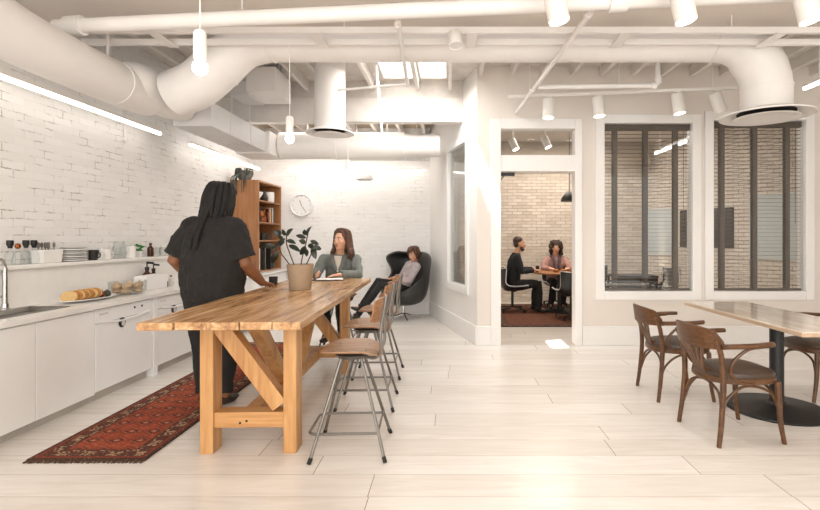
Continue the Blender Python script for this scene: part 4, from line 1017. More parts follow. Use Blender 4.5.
board_on_wall('whiteboard', 'pale whiteboard on the meeting room wall seen through the right big window', 'whiteboard', 2.43, 3.4, 1.04, 2.13, 'board', 'ductg')
t = MB().box(-.95, .95, -1.3, 1.3, 0, .012).build('patterned_rug', M['rug2'], smooth=0); t.location = (1.75, 9.0, .001)
tag(t, 'dark red patterned rug under the round meeting table', 'rug')
t = thing('round_table', 'round wooden meeting table between the two people behind the door', 'table', (2.08, 9.35, 0))
MB().lathe([(0, .73), (.54, .73), (.55, .74), (.55, .755), (.54, .76), (0, .76)], seg=48).build('tabletop', M['teak'], t)
MB().cyl((0, 0, .04), (0, 0, .73), .035, seg=16).build('pedestal', M['dark'], t)
MB().lathe([(0, .013), (.3, .013), (.3, .02), (.05, .05), (0, .05)], seg=36).build('base_plate', M['dark'], t)
for i, (dx, dy) in enumerate(((-.1, -.2), (.06, -.12), (.2, -.25))):
    o = thing('snack_bowl', ('small bowl of orange snacks on the round table, left', 'small bowl of orange snacks on the round table, middle', 'small bowl of orange snacks on the round table, right')[i], 'bowl', (2.08+dx, 9.35+dy, .76), 0, 'snack bowls')
    MB().lathe([(0, 0), (.04, 0), (.07, .04), (.064, .04), (.035, .008), (0, .008)], seg=18).build('bowl_body', M['teak'], o)
    b = MB()
    for k in range(9): b.ell((.04*math.cos(k*2.4)*(k/9)**.5, .04*math.sin(k*2.4)*(k/9)**.5, .04), (.018, .014, .012), 8)
    b.build('snacks', M['orange'], o)
mug('tumbler', (1.66, 9.3, .76), .035, .11, M['char'], 'dark tumbler on the round table near the bearded man', 'cup', False)
pn = thing('pendant_lamp', 'black pendant shade over the round meeting table', 'lamp', (2.02, 8.3, 2.02))
MB().lathe([(.13, 0), (.14, 0), (.13, .06), (.07, .13), (.03, .17), (0, .17), (0, .16), (.06, .12), (.12, .055)], seg=28).build('shade', M['dark'], pn)
MB().cyl((0, 0, .165), (0, 0, 1.43), .006, seg=6).build('cord', M['dark'], pn)

def shell_chair():
    t = thing('shell_chair', 'x', 'chair')
    prof = [(.24, .45), (.12, .425), (-.05, .41), (-.17, .43), (-.235, .52), (-.265, .66), (-.29, .82)]
    P = spline([(a, 0, c) for a, c in prof], 4); rows = []; n = len(P)
    for i, p in enumerate(P):
        u = i/(n-1); w = .25-.02*abs(u-.45); row = []
        for k in range(13):
            s = -1+2*k/12; up = .11*abs(s)**3*(1-abs(u-.5)*.6); fw = .13*abs(s)**2.5*max(0, (u-.35)/.65)
            row.append(V((p.x+fw, w*s, p.z+up*(1-max(0, u-.5)*1.6))))
        rows.append(row)
    MB().sheet(rows, .03).build('shell', M['bleather'], t)
    edge = [r[0] for r in rows]+rows[-1][1:]+[r[-1] for r in rows[::-1]][1:]+rows[0][::-1][1:-1]
    MB().tube(edge, .011, 8, loop=True).build('rim', M['ductg'], t)
    MB().cyl((-.02, 0, .1), (-.02, 0, .41), .025, seg=14).build('column', M['dark'], t)
    for k in range(4):
        a = PI/4+k*PI/2; l = MB().bar((-.02, 0, .11), (-.02+.28*math.cos(a), .28*math.sin(a), .075), .04, .025).build('star_leg', M['dark'], t, smooth=0, bevel=.004)
        MB().cyl((-.02+.27*math.cos(a), .27*math.sin(a), .013), (-.02+.27*math.cos(a), .27*math.sin(a), .07), .02, seg=10).build('glide', M['dark'], l)
    return t
sc = shell_chair(); sc['group'] = 'black shell chairs in the meeting room'
sp = [((1.2, 9.27, 0), .0, 'black shell chair with pale rim under the bearded man'), ((2.16, 10.05, 0), -PI/2, 'black shell chair under the curly-haired woman in the meeting room'),
      ((2.08, 8.45, 0), PI/2+.15, 'black shell chair cut by the right door jamb, turned away from the viewer'), ((4.02, 9.25, 0), PI+.2, 'black shell chair seen low through the left big window, right side'), ((3.2, 9.95, 0), -.9, 'black shell chair seen low through the left big window, left side')]
sc.location, sc.rotation_euler = sp[0][0], (0, 0, sp[0][1]); sc['label'] = sp[0][2]
for l, r, lab in sp[1:]: copy_tree(sc, l, r, lab)
t = thing('side_table', 'low dark table inside the meeting room behind the left big window', 'table', (3.45, 9.1, 0))
MB().box(-.45, .3, -.3, .3, .68, .72).build('tabletop', M['char'], t, smooth=0, bevel=.004)
for sx in (-.42, .27):
    for sy in (-.27, .27): MB().box(sx-.02, sx+.02, sy-.02, sy+.02, 0, .68).build('leg', M['dark'], t, smooth=0)
MB().box(-.42, .27, -.28, -.26, .35, .68).build('modesty_panel', M['char'], t, smooth=0)
WORLD = .9
EXPO = 0.36
AREAS = [('camera side fill', ((0.0, -1.8, 1.9), (-.3, 6, 1.3), 7.5, 2.6, 185, (1, .975, .95))),  # added fill lamp behind the camera, standing in for assumed windows
         ('skylight', ((-.5, 6.0, 3.45), (-.5, 6.0, 0), 1.0, 1.2, 30, (1, .98, .96))),
         ('rear kitchen fill', ((-2, 7.9, 3.2), (-2, 7.9, 0), 2.4, 1.2, 26, (1, .97, .93))),  # added fill to brighten the rear walls, no fixture belongs to it
         ('meeting fill', ((2.3, 9.0, 3.4), (2.3, 9.0, 0), 2.2, 1.6, 75, (1, .9, .79)))]  # added area fill that lifts the meeting room, without a fixture
# ------------------------------------------------------------------ people
def remesh(mb, name, m, parent, voxel=.01, it=6, wr=0.0, wscale=9.0, label=None):
    bmesh.ops.recalc_face_normals(mb.bm, faces=mb.bm.faces)
    me = bpy.data.meshes.new('raw'); mb.bm.to_mesh(me); mb.bm.free()
    ob = bpy.data.objects.new('raw', me); COL.objects.link(ob)
    md = ob.modifiers.new('r', 'REMESH'); md.mode = 'VOXEL'; md.voxel_size = voxel
    sm = ob.modifiers.new('s', 'SMOOTH'); sm.factor = .5; sm.iterations = it
    dg = bpy.context.evaluated_depsgraph_get(); dg.update()
    out = bpy.data.meshes.new_from_object(ob.evaluated_get(dg)); out.name = name
    bpy.data.objects.remove(ob); bpy.data.meshes.remove(me)
    if wr:
        n = len(out.vertices); co = np.empty(n*3, 'f'); no = np.empty(n*3, 'f')
        out.vertices.foreach_get('co', co); out.vertices.foreach_get('normal', no); co = co.reshape(-1, 3); no = no.reshape(-1, 3)
        d = np.array([mnoise.fractal(V((c[0]*wscale*1.3, c[1]*wscale*1.3, c[2]*wscale)), .8, 2.0, 3) for c in co], 'f')
        co += no*(d*wr)[:, None]; out.vertices.foreach_set('co', co.reshape(-1))
    out.polygons.foreach_set('use_smooth', [True]*len(out.polygons))
    out.materials.clear(); out.materials.append(m)
    o = bpy.data.objects.new(name, out); COL.objects.link(o); o.parent = parent
    if label: o['label'] = label
    return o

def hand(b, W, d, n, thumb, curl, s=1.0):
    """palm, four bent fingers and a thumb; palm faces n, thumb on the +l side"""
    W, d, n = V(W), V(d).normalized(), V(n).normalized(); n = (n-d*n.dot(d)).normalized(); l = d.cross(n)*thumb
    b.tube([W-d*.02*s, W+d*.02*s, W+d*.06*s, W+d*.086*s], [(.026*s, .02*s), (.034*s, .017*s), (.041*s, .0145*s), (.038*s, .011*s)], 14, ref=l, dome=True)
    for off, L, sp in ((.0315, .072, .16), (.0105, .08, .04), (-.0105, .074, -.07), (-.031, .058, -.2)):
        p = W+d*(.082 if abs(off) < .02 else .076)*s+l*off*s; a = 0; pts = [p-d*.02*s]; dd = (d+l*sp).normalized()
        for fr, c in ((.45, .5), (.31, 1.0), (.24, .7)):
            a += curl*c; pts.append(pts[-1]+(dd*math.cos(a)+n*math.sin(a))*(L*fr*s+(.02*s if fr == .45 else 0)))
        b.tube(pts, [.0098*s, .0094*s, .0085*s, .0068*s], 8, dome=True)
    p = W+d*.022*s+l*.028*s; t1 = (d*.75+l*.75+n*.25).normalized(); t2 = (d*.95+l*.35+n*.3).normalized()
    b.tube([p-t1*.02*s, p+t1*.03*s, p+t1*.03*s+t2*.03*s], [.0135*s, .0115*s, .0085*s], 8, dome=True)

def head_parts(b, Mh, neck, nr=.055, jaw=1.0):
    H = lambda *p: Mh @ V(p)
    R = Mh.to_3x3()
    def E(c, r): b.ell(H(*c), r, 20, R.to_4x4())
    E((0, -.018, .032), (.074, .094, .09)); E((0, .02, -.03), (.062*jaw, .072, .084)); E((0, .048, -.092), (.036*jaw, .032, .024))
    E((0, .012, -.07), (.054*jaw, .06, .04)); E((0, .072, .03), (.052, .02, .014))
    for sx in (-1, 1):
        E((sx*.036, .06, -.028), (.024, .022, .022)); E((sx*.076, -.008, -.012), (.009, .022, .033))
    b.tube([H(0, .084, .022), H(0, .1, -.006), H(0, .113, -.026)], [.008, .0095, .0135], 10, dome=True)
    E((0, .104, -.034), (.019, .012, .009)); E((0, .083, -.062), (.024, .013, .007)); E((0, .081, -.073), (.02, .012, .007))
    b.tube([H(0, -.01, -.06), V(neck)], [nr, nr*1.15], 16, dome=True)
def face_bits(t, Mh, O, lip='lip'):
    Mo = Matrix.Translation(-V(O)) @ Mh; R = Mo.to_3x3().to_4x4()
    for sx in (-1, 1):
        e = MB().ell(Mo @ V((sx*.031, .078, .008)), (.0135, .01, .0085), 12, R).build('eye', M['eyew'], t)
        MB().ell(Mo @ V((sx*.031, .0855, .008)), (.0062, .004, .0065), 10, R).build('iris', M['iris'], e)
        MB().tube([Mo @ V((sx*.014, .09, .027)), Mo @ V((sx*.032, .09, .033)), Mo @ V((sx*.05, .076, .027))], [.003, .0038, .002], 6).build('eyebrow', M['hairD'], t)
    b = MB(); b.ell(Mo @ V((0, .092, -.0625)), (.021, .006, .0055), 12, R); b.ell(Mo @ V((0, .09, -.0725)), (.018, .006, .006), 12, R); b.build('lips', M[lip], t)
def hmat(c, yaw, pitch=0, roll=0, s=1.0):
    return Matrix.Translation(c) @ Matrix.Rotation(yaw, 4, 'Z') @ Matrix.Rotation(pitch, 4, 'X') @ Matrix.Rotation(roll, 4, 'Y') @ Matrix.Scale(s, 4)

def person(label, O, P):
    O = V(O); t = thing('person', label, 'person', O); T = Matrix.Translation(-O)
    vx = P.get('voxel', .01); lat = (V(P['sr'])-V(P['sl'])).normalized() if 'lat' not in P else V(P['lat']).normalized()
    k = P.get('fat', 1.0); tor = P['torso']           # list of (point, a, b)
    # body: one skin
    b = MB(T)
    b.tube([p for p, a, c in tor], [(a-.014, c-.014) for p, a, c in tor], 22, ref=lat, dome=True)
    head_parts(b, P['head'], P['neck'], P.get('nr', .055))
    ar = P.get('arm', (.052, .043, .038, .028)); lr = P.get('leg', (.085, .06, .055, .042))
    for s, sd in (('r', 1), ('l', -1)):
        S, E, W = V(P['s'+s]), V(P['e'+s]), V(P['w'+s])
        b.tube([S, S.lerp(E, .5), E, E.lerp(W, .35), W], [ar[0]*1.05, ar[0], ar[1], ar[1]*1.02, ar[3]], 14, dome=True)
        hd, hn, th, cu = P['h'+s]; hand(b, W, hd, hn, th, cu, P.get('hs', 1.0))
        Hh, K, A = V(P['hip'+s]), V(P['k'+s]), V(P['a'+s])
        b.tube([Hh, Hh.lerp(K, .5), K, K.lerp(A, .35), A], [lr[0]-.012, lr[0]*.88-.012, lr[1]-.01, lr[2]-.008, lr[3]-.008], 14, dome=True)
        b.tube([A, A.lerp(V(P['t'+s]), .75)], [.026, .012], 10, dome=True)
    remesh(b, 'body', M[P['skin']], t, vx, 4)
    if P.get('face', True): face_bits(t, P['head'], O, P.get('lip', 'lip'))
    # top
    g = MB(T); n0, n1 = P.get('topcut', (0, None)); q = tor[n0:n1]
    g.tube([p for p, a, c in q], [(a, c) for p, a, c in q], 26, ref=lat, dome=False)
    for s in 'rl':
        S, E, W = V(P['s'+s]), V(P['e'+s]), V(P['w'+s]); fr = P['sleeve']; e = P.get('sl_r', (.075, .07, .06, .045))
        nb = V(tor[-2][0]); g.ell(S, e[0]*1.04, 16); g.tube([nb.lerp(S, .1), nb.lerp(S, .55), S], [min(tor[-2][2], .07), e[0]*.86, e[0]*.95], 14, dome=True)
        if fr < 1: g.tube([S, S.lerp(E, fr*.5), S.lerp(E, fr)], [e[0], e[1], e[2]], 16)
        else: g.tube([S, S.lerp(E, .5), E, E.lerp(W, .5), E.lerp(W, fr-1)], [e[0], e[1], e[2], (e[2]+e[3])/2, e[3]], 16)
    remesh(g, P['topname'], M[P['top']], t, vx, 5, P.get('crease', .008))
    # trousers
    g = MB(T); pv = tor[0]
    if 'seat' in P: g.ell(P['seat'][0], P['seat'][1], 18)
    g.tube([V(tor[0][0])-V((0, 0, .02)), V(tor[0][0]).lerp(V(tor[1][0]), .6)], [(tor[0][1]*.97, tor[0][2]*.97)]*2, 22, ref=lat, dome=True)
    for s in 'rl':
        Hh, K, A = V(P['hip'+s]), V(P['k'+s]), V(P['a'+s])
        g.tube([Hh, Hh.lerp(K, .5), K, K.lerp(A, .4), K.lerp(A, .97)], [lr[0]+.004, lr[0]*.92, lr[1]+.008, lr[2]+.01, lr[3]+.014], 16, dome=False)
    remesh(g, 'trousers', M[P['bottom']], t, vx, 5, .006)
    for s in 'rl':
        A, Tt = V(P['a'+s]), V(P['t'+s]); d = (Tt-A); fl = V((d.x, d.y, d.z)); 
        up = V(P.get('footup', (0, 0, 1))); dn = -up
        hl = A+dn*.045-d.normalized()*.045
        sh = MB(T); sh.tube([hl, A+dn*.04+d*.1, A+dn*.035+d*.55, Tt+dn*.008], [(.033, .036), (.04, .042), (.046, .034), (.036, .022)], 14, ref=lat, dome=True)
        sh.tube([A+dn*.03, A+up*.05], [.05, .048], 14)
        remesh(sh, 'shoe', M[P['shoe']], t, .007, 4)
    return t

def hair_shell(Mh, O, ells, tubes=()):
    Mo = Matrix.Translation(-V(O)) @ Mh; b = MB(); R = Mo.to_3x3().to_4x4()
    for c, r in ells: b.ell(Mo @ V(c), r, 20, R)
    for pts, rad in tubes: b.tube([Mo @ V(p) for p in pts], rad, 10, dome=True)
    return b

# --- standing person with dreadlocks, back to the viewer
O = (-2.03, 4.18, 0); Hm = hmat((-2.005, 4.33, 1.735), math.radians(-42), -.1)
lt = (math.cos(-.3), math.sin(-.3), 0)
P = dict(lat=lt, voxel=.008, skin='skinD', top='tee', topname='t_shirt', bottom='trou', shoe='boot', face=True, lip='skinD', head=Hm, neck=(-2.035, 4.27, 1.56), nr=.07,
    torso=[((-2.07, 4.26, .84), .252, .2), ((-2.065, 4.26, .95), .278, .222), ((-2.06, 4.265, 1.08), .292, .236), ((-2.06, 4.26, 1.22), .285, .225), ((-2.06, 4.255, 1.36), .272, .195), ((-2.06, 4.255, 1.47), .245, .155), ((-2.055, 4.26, 1.54), .16, .11), ((-2.05, 4.27, 1.58), .085, .085)],
    sr=(-1.862, 4.2, 1.475), sl=(-2.265, 4.31, 1.475), er=(-1.765, 4.215, 1.18), el=(-2.405, 4.27, 1.2), wr=None, wl=(-2.33, 4.5, 1.03))
P['wr'] = (-1.72, 4.49, .99)
P.update(hr=((.25, 1, -.22), (.1, -.15, -1), -1, .28), hl=((.6, .7, -.2), (.6, -.5, -.5), 1, .5), hs=1.08, arm=(.078, .056, .05, .034), leg=(.125, .085, .078, .062),
    hipr=(-1.94, 4.24, .86), hipl=(-2.19, 4.28, .86), kr=(-1.915, 4.2, .48), kl=(-2.13, 4.23, .48), ar=(-1.9, 4.1, .09), al=(-2.065, 4.14, .09), tr=(-1.875, 4.28, .035), tl=(-2.05, 4.32, .035),
    sleeve=.86, sl_r=(.105, .11, .112), crease=.014)
man = person('standing person seen from behind with long black dreadlocks, black t-shirt, hand on the table', O, P)
b = hair_shell(Hm, O, [((0, -.03, .045), (.112, .122, .112)), ((0, -.07, -.02), (.115, .1, .12)), ((.0, .03, .08), (.09, .08, .06))])
Mo = Matrix.Translation(-V(O)) @ Hm
for i in range(110):
    a = random.uniform(.12, 2*PI-.12)-PI/2+PI; ph = random.uniform(.05, 1.2)
    # from the crown over the skull and down the neck; a measured from the back
    a = random.uniform(-2.25, 2.25); x0, y0 = math.sin(a), -math.cos(a)
    L = random.uniform(.05, .17); k = random.uniform(.98, 1.17)
    pts = [(.03*x0, -.01+.03*y0, .145), (.085*x0*k, -.02+.085*y0*k, .115*k), (.118*x0*k, -.025+.115*y0*k, .03), (.128*x0*k, -.03+.118*y0*k, -.06), (.122*x0*k, -.035+.118*y0*k, -.06-L*.55), (.112*x0*k+random.uniform(-.02, .02), -.04+.12*y0*k, -.06-L)]
    b.tube([Mo @ V(p) for p in spline(pts, 3)], interp([.011, .013, .0125, .012, .011, .007], 3), 7, dome=True)
# the long bundle over the left shoulder blade
for i in range(13):
    o = random.uniform(-.03, .03)
    pts = [V((-2.06+o*.6, 4.2, 1.72)), V((-2.085+o, 4.15, 1.6)), V((-2.095+o, 4.075, 1.48)), V((-2.105+o*1.1, 4.045, 1.42)), V((-2.11+o*1.2, 4.03, 1.40-random.uniform(0, .1)))]
    b.tube([p-V(O) for p in spline(pts, 4)], interp([.013, .013, .012, .011, .007], 4), 7, dome=True)
b.build('hair', M['hairB'], man, smooth=80)

# --- woman in the sage jacket at the far end of the table
O = (-1.4, 6.2, 0); Hm = hmat((-1.352, 6.09, 1.372), math.radians(180-24), .06, .05, 1.06)
# yaw turns her face from the viewer toward the standing person on the left
P = dict(voxel=.009, skin='skinL', top='denim', topname='jacket', bottom='trou', shoe='boot', head=Hm, neck=(-1.375, 6.15, 1.2), lat=(-1, .05, 0),
    torso=[((-1.4, 6.26, .70), .19, .14), ((-1.4, 6.25, .82), .185, .14), ((-1.395, 6.21, .95), .185, .135), ((-1.39, 6.18, 1.07), .2, .135), ((-1.385, 6.165, 1.16), .17, .1), ((-1.38, 6.16, 1.21), .075, .07)],
    sr=(-1.585, 6.17, 1.125), sl=(-1.19, 6.17, 1.125), er=(-1.645, 6.0, .955), el=(-1.115, 5.99, .955), wr=(-1.56, 5.78, .965), wl=(-1.31, 5.76, .965),
    hr=((.1, -1, .12), (1, 0, -.4), 1, .55), hl=((-1, -.25, -.08), (0, .1, -1), -1, .35), hs=.95, arm=(.046, .038, .034, .025), sleeve=1.9, sl_r=(.07, .066, .06, .047), crease=.012,
    hipr=(-1.5, 6.22, .74), hipl=(-1.29, 6.22, .74), kr=(-1.5, 5.8, .7), kl=(-1.3, 5.8, .7), ar=(-1.47, 5.86, .26), al=(-1.3, 5.9, .28), tr=(-1.5, 5.74, .2), tl=(-1.31, 5.77, .22), leg=(.08, .06, .056, .042), topcut=(0, None))
w = person('woman in a sage jacket sitting at the far end of the long table', O, P)
Mo = Matrix.Translation(-V(O))
# cream shirt front and jacket collar
b = MB(Mo); b.surf([[V((-1.385-.055*(1-u)-.004, 6.045+.03*u*u-.005, 0)) if False else V((-1.385+k*.05*(.25+.75*u), 6.022+.034*(u)+.012*abs(k), .98+.2*u)) for k in (-1, -.5, 0, .5, 1)] for u in [i/6 for i in range(7)]])
sh = b.build('shirt_front', M['shirtw'], w)
for sx in (-1, 1):
    MB(Mo).tube(spline([(-1.38+sx*.02, 6.03, 1.0), (-1.38+sx*.06, 6.045, 1.1), (-1.38+sx*.085, 6.1, 1.19), (-1.38+sx*.05, 6.2, 1.235), (-1.38, 6.22, 1.24)], 4), [(.022, .008)]*17, 10, ref=(sx, 0, .3)).build('collar', M['shirtw'] if False else M['denim'], w)
tubes = []
for i in range(16):
    a = -1.75+3.5*i/15; x, y = math.sin(a), -math.cos(a)
    tubes.append((spline([(.02*x, .02+.02*y, .128), (.075*x, -.015+.08*y, .1), (.092*x, -.02+.1*y, .0), (.104*x, -.02+.1*y, -.09), (.125*x, -.015+.11*y, -.155), (.112*x, -.01+.1*y, -.2-.015*(i % 3))], 4), interp([.02, .026, .028, .03, .03, .014], 4)))
remesh(hair_shell(Hm, O, [((0, -.035, .042), (.09, .1, .098)), ((0, -.06, -.05), (.085, .07, .1)), ((0, .0, .09), (.066, .06, .042))], tubes), 'hair', M['hairR'], w, .009, 2, .006, 30)

# --- woman in the egg chair
EC = V((-.8, 8.42, 0)); EA = math.atan2(-.72, -.7)
def egg_chair():
    t = thing('egg_chair', 'black leather egg chair on a chrome star base near the back wall', 'chair', EC, EA)
    # shell faces local +x; angle measured from the front
    zs = [.27, .285, .32, .38, .45, .52, .6, .7, .8, .9, 1.0, 1.08, 1.14, 1.18]
    rx = [.03, .16, .27, .335, .37, .385, .39, .385, .375, .365, .36, .35, .32, .26]
    ry = [.03, .18, .29, .355, .39, .405, .41, .405, .39, .385, .395, .39, .35, .28]
    op = [0, 0, 0, 0, 10, 48, 64, 80, 92, 92, 84, 84, 92, 110]
    cx = [0, 0, 0, .0, 0, -.005, -.02, -.045, -.07, -.095, -.115, -.13, -.135, -.13]
    rows = []
    for z, a, b_, o, c in zip(zs, rx, ry, op, cx):
        o = math.radians(o) if o else 0.02
        row = []
        for k in range(45):
            th = o+(2*PI-2*o)*k/44; e = abs(k/22-1)**5; fl = max(0, 1-abs(z-1.07)/.3)*e
            row.append(V((c+a*math.cos(th)*1+.13*fl, b_*math.sin(th)*(1+.2*fl), (z+.03*max(0, math.cos(th))*(z > .3))*.97+.035*fl)))
        rows.append(row)
    me = MB().sheet(rows, .045); s = me.build('shell', M['bleather'], t, smooth=60)
    sb = s.modifiers.new('sub', 'SUBSURF'); sb.levels = 1; sb.render_levels = 1
    c = MB().lathe([(0, .40), (.24, .40), (.29, .42), (.3, .46), (.26, .49), (0, .5)], (.04, 0, 0), 30).build('seat_cushion', M['bleather'], t)
    MB().cyl((0, 0, .1), (0, 0, .3), .03, seg=16).build('column', M['chrome'], t)
    for k in range(4):
        a = PI/4+k*PI/2+.3; MB().tube([(0, 0, .105), (.1*math.cos(a), .1*math.sin(a), .07), (.31*math.cos(a), .31*math.sin(a), .02)], [.026, .024, .016], 10).build('star_leg', M['chrome'], t)
    return t
egg_chair()
O = (-.8, 8.3, 0); Hm = hmat((-.615, 8.285, 1.125), math.radians(146), -.22, .08, .98)
P = dict(voxel=.01, skin='skinM', top='lilac', topname='shirt', bottom='trou', shoe='dark', head=Hm, neck=(-.6, 8.33, 1.0), lat=(.42, -.9, 0),
    torso=[((-.80, 8.28, .60), .165, .125), ((-.76, 8.3, .68), .17, .13), ((-.71, 8.32, .78), .172, .125), ((-.67, 8.33, .88), .178, .115), ((-.63, 8.34, .95), .15, .09), ((-.61, 8.34, 1.0), .065, .06)],
    sr=(-.715, 8.51, .92), sl=(-.565, 8.165, .92), er=(-.84, 8.47, .73), el=(-.66, 8.06, .71), wr=(-1.0, 8.34, .71), wl=(-.9, 8.05, .68),
    hr=((-.8, -.5, .0), (.2, 0, -1), 1, .4), hl=((-1, .15, .02), (.1, .0, -1), -1, .4), hs=.92, arm=(.042, .036, .032, .024), sleeve=1.35, sl_r=(.075, .066, .058, .052), crease=.01,
    hipr=(-.86, 8.36, .585), hipl=(-.80, 8.2, .585), kr=(-1.2, 8.18, .68), kl=(-1.14, 8.02, .62), ar=(-1.46, 8.05, .27), al=(-1.52, 7.95, .13), tr=(-1.6, 8.0, .27), tl=(-1.66, 7.92, .14), leg=(.078, .058, .05, .038))
w = person('woman with short brown hair in a lilac grey shirt reclining in the egg chair', O, P)
tubes = []
for i in range(13):
    a = -2.0+4.0*i/12; x, y = math.sin(a), -math.cos(a)
    tubes.append((spline([(.02*x, .02+.02*y, .13), (.075*x, -.01+.085*y, .1), (.09*x, -.01+.1*y, .0), (.086*x, -.01+.094*y, -.07)], 4), interp([.02, .024, .024, .014], 4)))
for k in (-1, 0, 1): tubes.append((spline([(.0, .0, .13), (.03*k, .075, .1), (.045*k, .1, .055)], 4), interp([.02, .022, .012], 4)))
remesh(hair_shell(Hm, O, [((0, -.03, .045), (.088, .098, .096))], tubes), 'hair', M['hairR'], w, .01, 2, .005, 30)

# --- two people in the meeting room
O = (1.35, 9.25, 0); Hm = hmat((1.315, 9.25, 1.285), math.radians(-88), -.05, 0, 1.06)
P = dict(voxel=.011, skin='skinM', top='charcl', topname='jacket', bottom='trou', shoe='dark', head=Hm, neck=(1.265, 9.25, 1.13), lat=(0, -1, 0),
    torso=[((1.19, 9.25, .52), .17, .13), ((1.19, 9.25, .64), .175, .135), ((1.2, 9.25, .8), .18, .135), ((1.22, 9.25, .95), .195, .13), ((1.24, 9.25, 1.06), .165, .095), ((1.25, 9.25, 1.12), .075, .07)],
    sr=(1.235, 9.06, 1.03), sl=(1.235, 9.44, 1.03), er=(1.33, 9.02, .78), el=(1.35, 9.45, .8), wr=(1.57, 9.1, .805), wl=(1.6, 9.38, .805),
    hr=((1, .2, -.02), (0, 0, -1), -1, .3), hl=((1, -.3, -.02), (0, 0, -1), 1, .3), arm=(.046, .04, .036, .027), sleeve=1.9, sl_r=(.08, .07, .06, .046),
    hipr=(1.22, 9.15, .52), hipl=(1.22, 9.36, .52), kr=(1.66, 9.12, .54), kl=(1.64, 9.4, .54), ar=(1.66, 9.14, .1), al=(1.62, 9.42, .1), tr=(1.82, 9.12, .05), tl=(1.78, 9.42, .05), leg=(.088, .066, .06, .048))
w = person('bearded man in a charcoal jacket sitting at the round table behind the door, facing right', O, P)
remesh(hair_shell(Hm, O, [((0, -.035, .058), (.08, .092, .08)), ((0, -.06, .0), (.076, .055, .07))]), 'hair', M['hairD'], w, .01, 2, .004, 40)
remesh(hair_shell(Hm, O, [((0, .05, -.098), (.045, .04, .03)), ((-.05, .025, -.07), (.014, .03, .035)), ((.05, .025, -.07), (.014, .03, .035))]), 'beard', M['hairD'], w, .01, 1, .003, 40)
O = (2.13, 9.95, 0); Hm = hmat((2.125, 9.83, 1.21), math.radians(172), -.12)
P = dict(voxel=.011, skin='skinL', top='mauve', topname='cardigan', bottom='trou', shoe='dark', head=Hm, neck=(2.13, 9.9, 1.05), lat=(-1, 0, 0),
    torso=[((2.14, 10.0, .52), .165, .125), ((2.14, 9.99, .64), .17, .13), ((2.135, 9.96, .78), .172, .13), ((2.13, 9.92, .9), .18, .125), ((2.13, 9.91, .99), .15, .09), ((2.13, 9.91, 1.04), .07, .065)],
    sr=(1.95, 9.91, .955), sl=(2.31, 9.91, .955), er=(1.86, 9.76, .79), el=(2.4, 9.76, .79), wr=(1.96, 9.58, .81), wl=(2.3, 9.58, .81),
    hr=((.4, -1, -.02), (0, 0, -1), -1, .3), hl=((-.4, -1, -.02), (0, 0, -1), 1, .3), hs=.93, arm=(.042, .036, .033, .025), sleeve=1.9, sl_r=(.078, .068, .058, .046),
    hipr=(2.05, 9.97, .52), hipl=(2.23, 9.97, .52), kr=(2.03, 9.58, .54), kl=(2.25, 9.6, .54), ar=(1.98, 9.62, .1), al=(2.22, 9.64, .1), tr=(1.95, 9.48, .05), tl=(2.2, 9.5, .05), leg=(.08, .062, .056, .044))
w = person('woman with dark curly hair and a mauve cardigan facing the viewer at the round table', O, P)
Mo = Matrix.Translation(-V(O))
b = MB(Mo)
for sx in (-1, 1): b.tube(spline([(2.13+sx*.02, 9.99, 1.06), (2.13+sx*.085, 9.9, 1.04), (2.13+sx*.06, 9.795, .98), (2.13+sx*.045, 9.775, .86), (2.13+sx*.05, 9.785, .74)], 4), interp([.03, .034, .034, .03, .026], 4), 10, dome=True)
remesh(b, 'scarf', M['scarf'], w, .011, 2, .006, 30)
tubes = []
b = hair_shell(Hm, O, [((0, -.03, .05), (.1, .11, .1)), ((0, -.06, -.04), (.11, .08, .11))]); Mh = Mo @ Hm
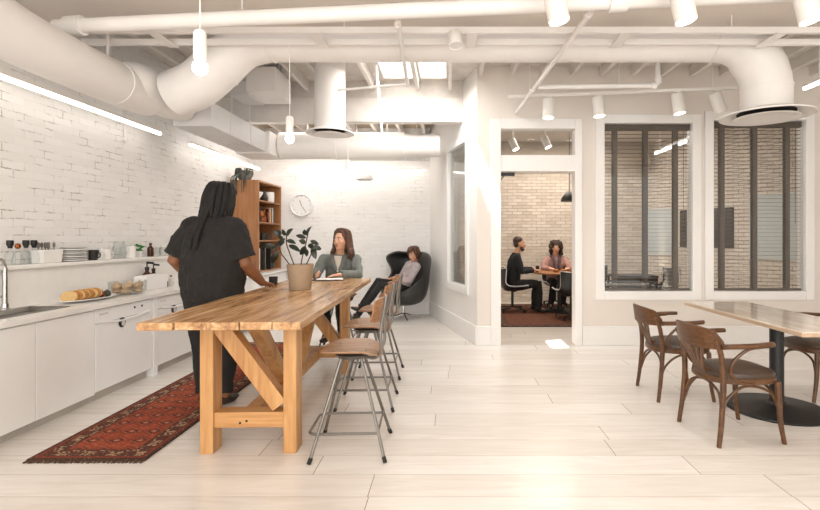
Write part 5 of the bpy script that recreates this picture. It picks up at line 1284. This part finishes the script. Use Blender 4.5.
for i in range(60):
    a = random.uniform(-1.95, 1.95); x, y = math.sin(a), -math.cos(a); z = random.uniform(-.16, .13); r = .118*math.sqrt(1-(max(z, 0)/.155)**2)
    b.ell(Mh @ V((r*x, -.02+r*y, z)), random.uniform(.022, .036), 10)
remesh(b, 'hair', M['hairD'], w, .011, 1, .006, 40)

# ------------------------------------------------------------------ light and camera
w = bpy.data.worlds.new('daylight'); scene.world = w; w.use_nodes = True
bg = w.node_tree.nodes['Background']; bg.inputs[0].default_value = (1.0, .965, .92, 1); bg.inputs[1].default_value = WORLD
def area(name, loc, target, sx, sy, power, col=(1, .95, .88)):
    l = bpy.data.lights.new(name, 'AREA'); l.shape = 'RECTANGLE'; l.size = sx; l.size_y = sy; l.energy = power; l.color = col
    o = bpy.data.objects.new(name, l); COL.objects.link(o); o.location = loc
    o.rotation_euler = (V(target)-V(loc)).to_track_quat('-Z', 'Y').to_euler(); return o
sun = bpy.data.lights.new('sun', 'SUN'); sun.energy = 14; sun.angle = .009; sun.color = (1, .95, .86)
so = bpy.data.objects.new('sun', sun); COL.objects.link(so); so.location = (-3, 2, 9)
so.rotation_euler = V((1.1, .5, -2.5)).to_track_quat('-Z', 'Y').to_euler()
for n, a in AREAS: area(n, *a)
for i, (p, d) in enumerate(SPOTS):
    l = bpy.data.lights.new('spot', 'SPOT'); l.energy = 22; l.spot_size = 1.3; l.spot_blend = .7; l.shadow_soft_size = .05; l.color = (1, .96, .91)
    o = bpy.data.objects.new('spot', l); COL.objects.link(o); o.location = p+d*.04; o.rotation_euler = d.to_track_quat('-Z', 'Y').to_euler()
cam = bpy.data.cameras.new('camera'); co = bpy.data.objects.new('camera', cam); COL.objects.link(co); scene.camera = co
co.location = (0, 0, EYE); co.rotation_euler = (PI/2, 0, 0)
cam.sensor_width = 36; cam.sensor_fit = 'HORIZONTAL'; cam.lens = F/820*36
cam.shift_x = (410-VPX)/820; cam.shift_y = -(255-HOR)/820
cam.clip_start = .05; cam.clip_end = 60
scene.view_settings.view_transform = 'Standard'; scene.view_settings.look = 'None'
scene.view_settings.exposure = EXPO; scene.view_settings.gamma = 1.0
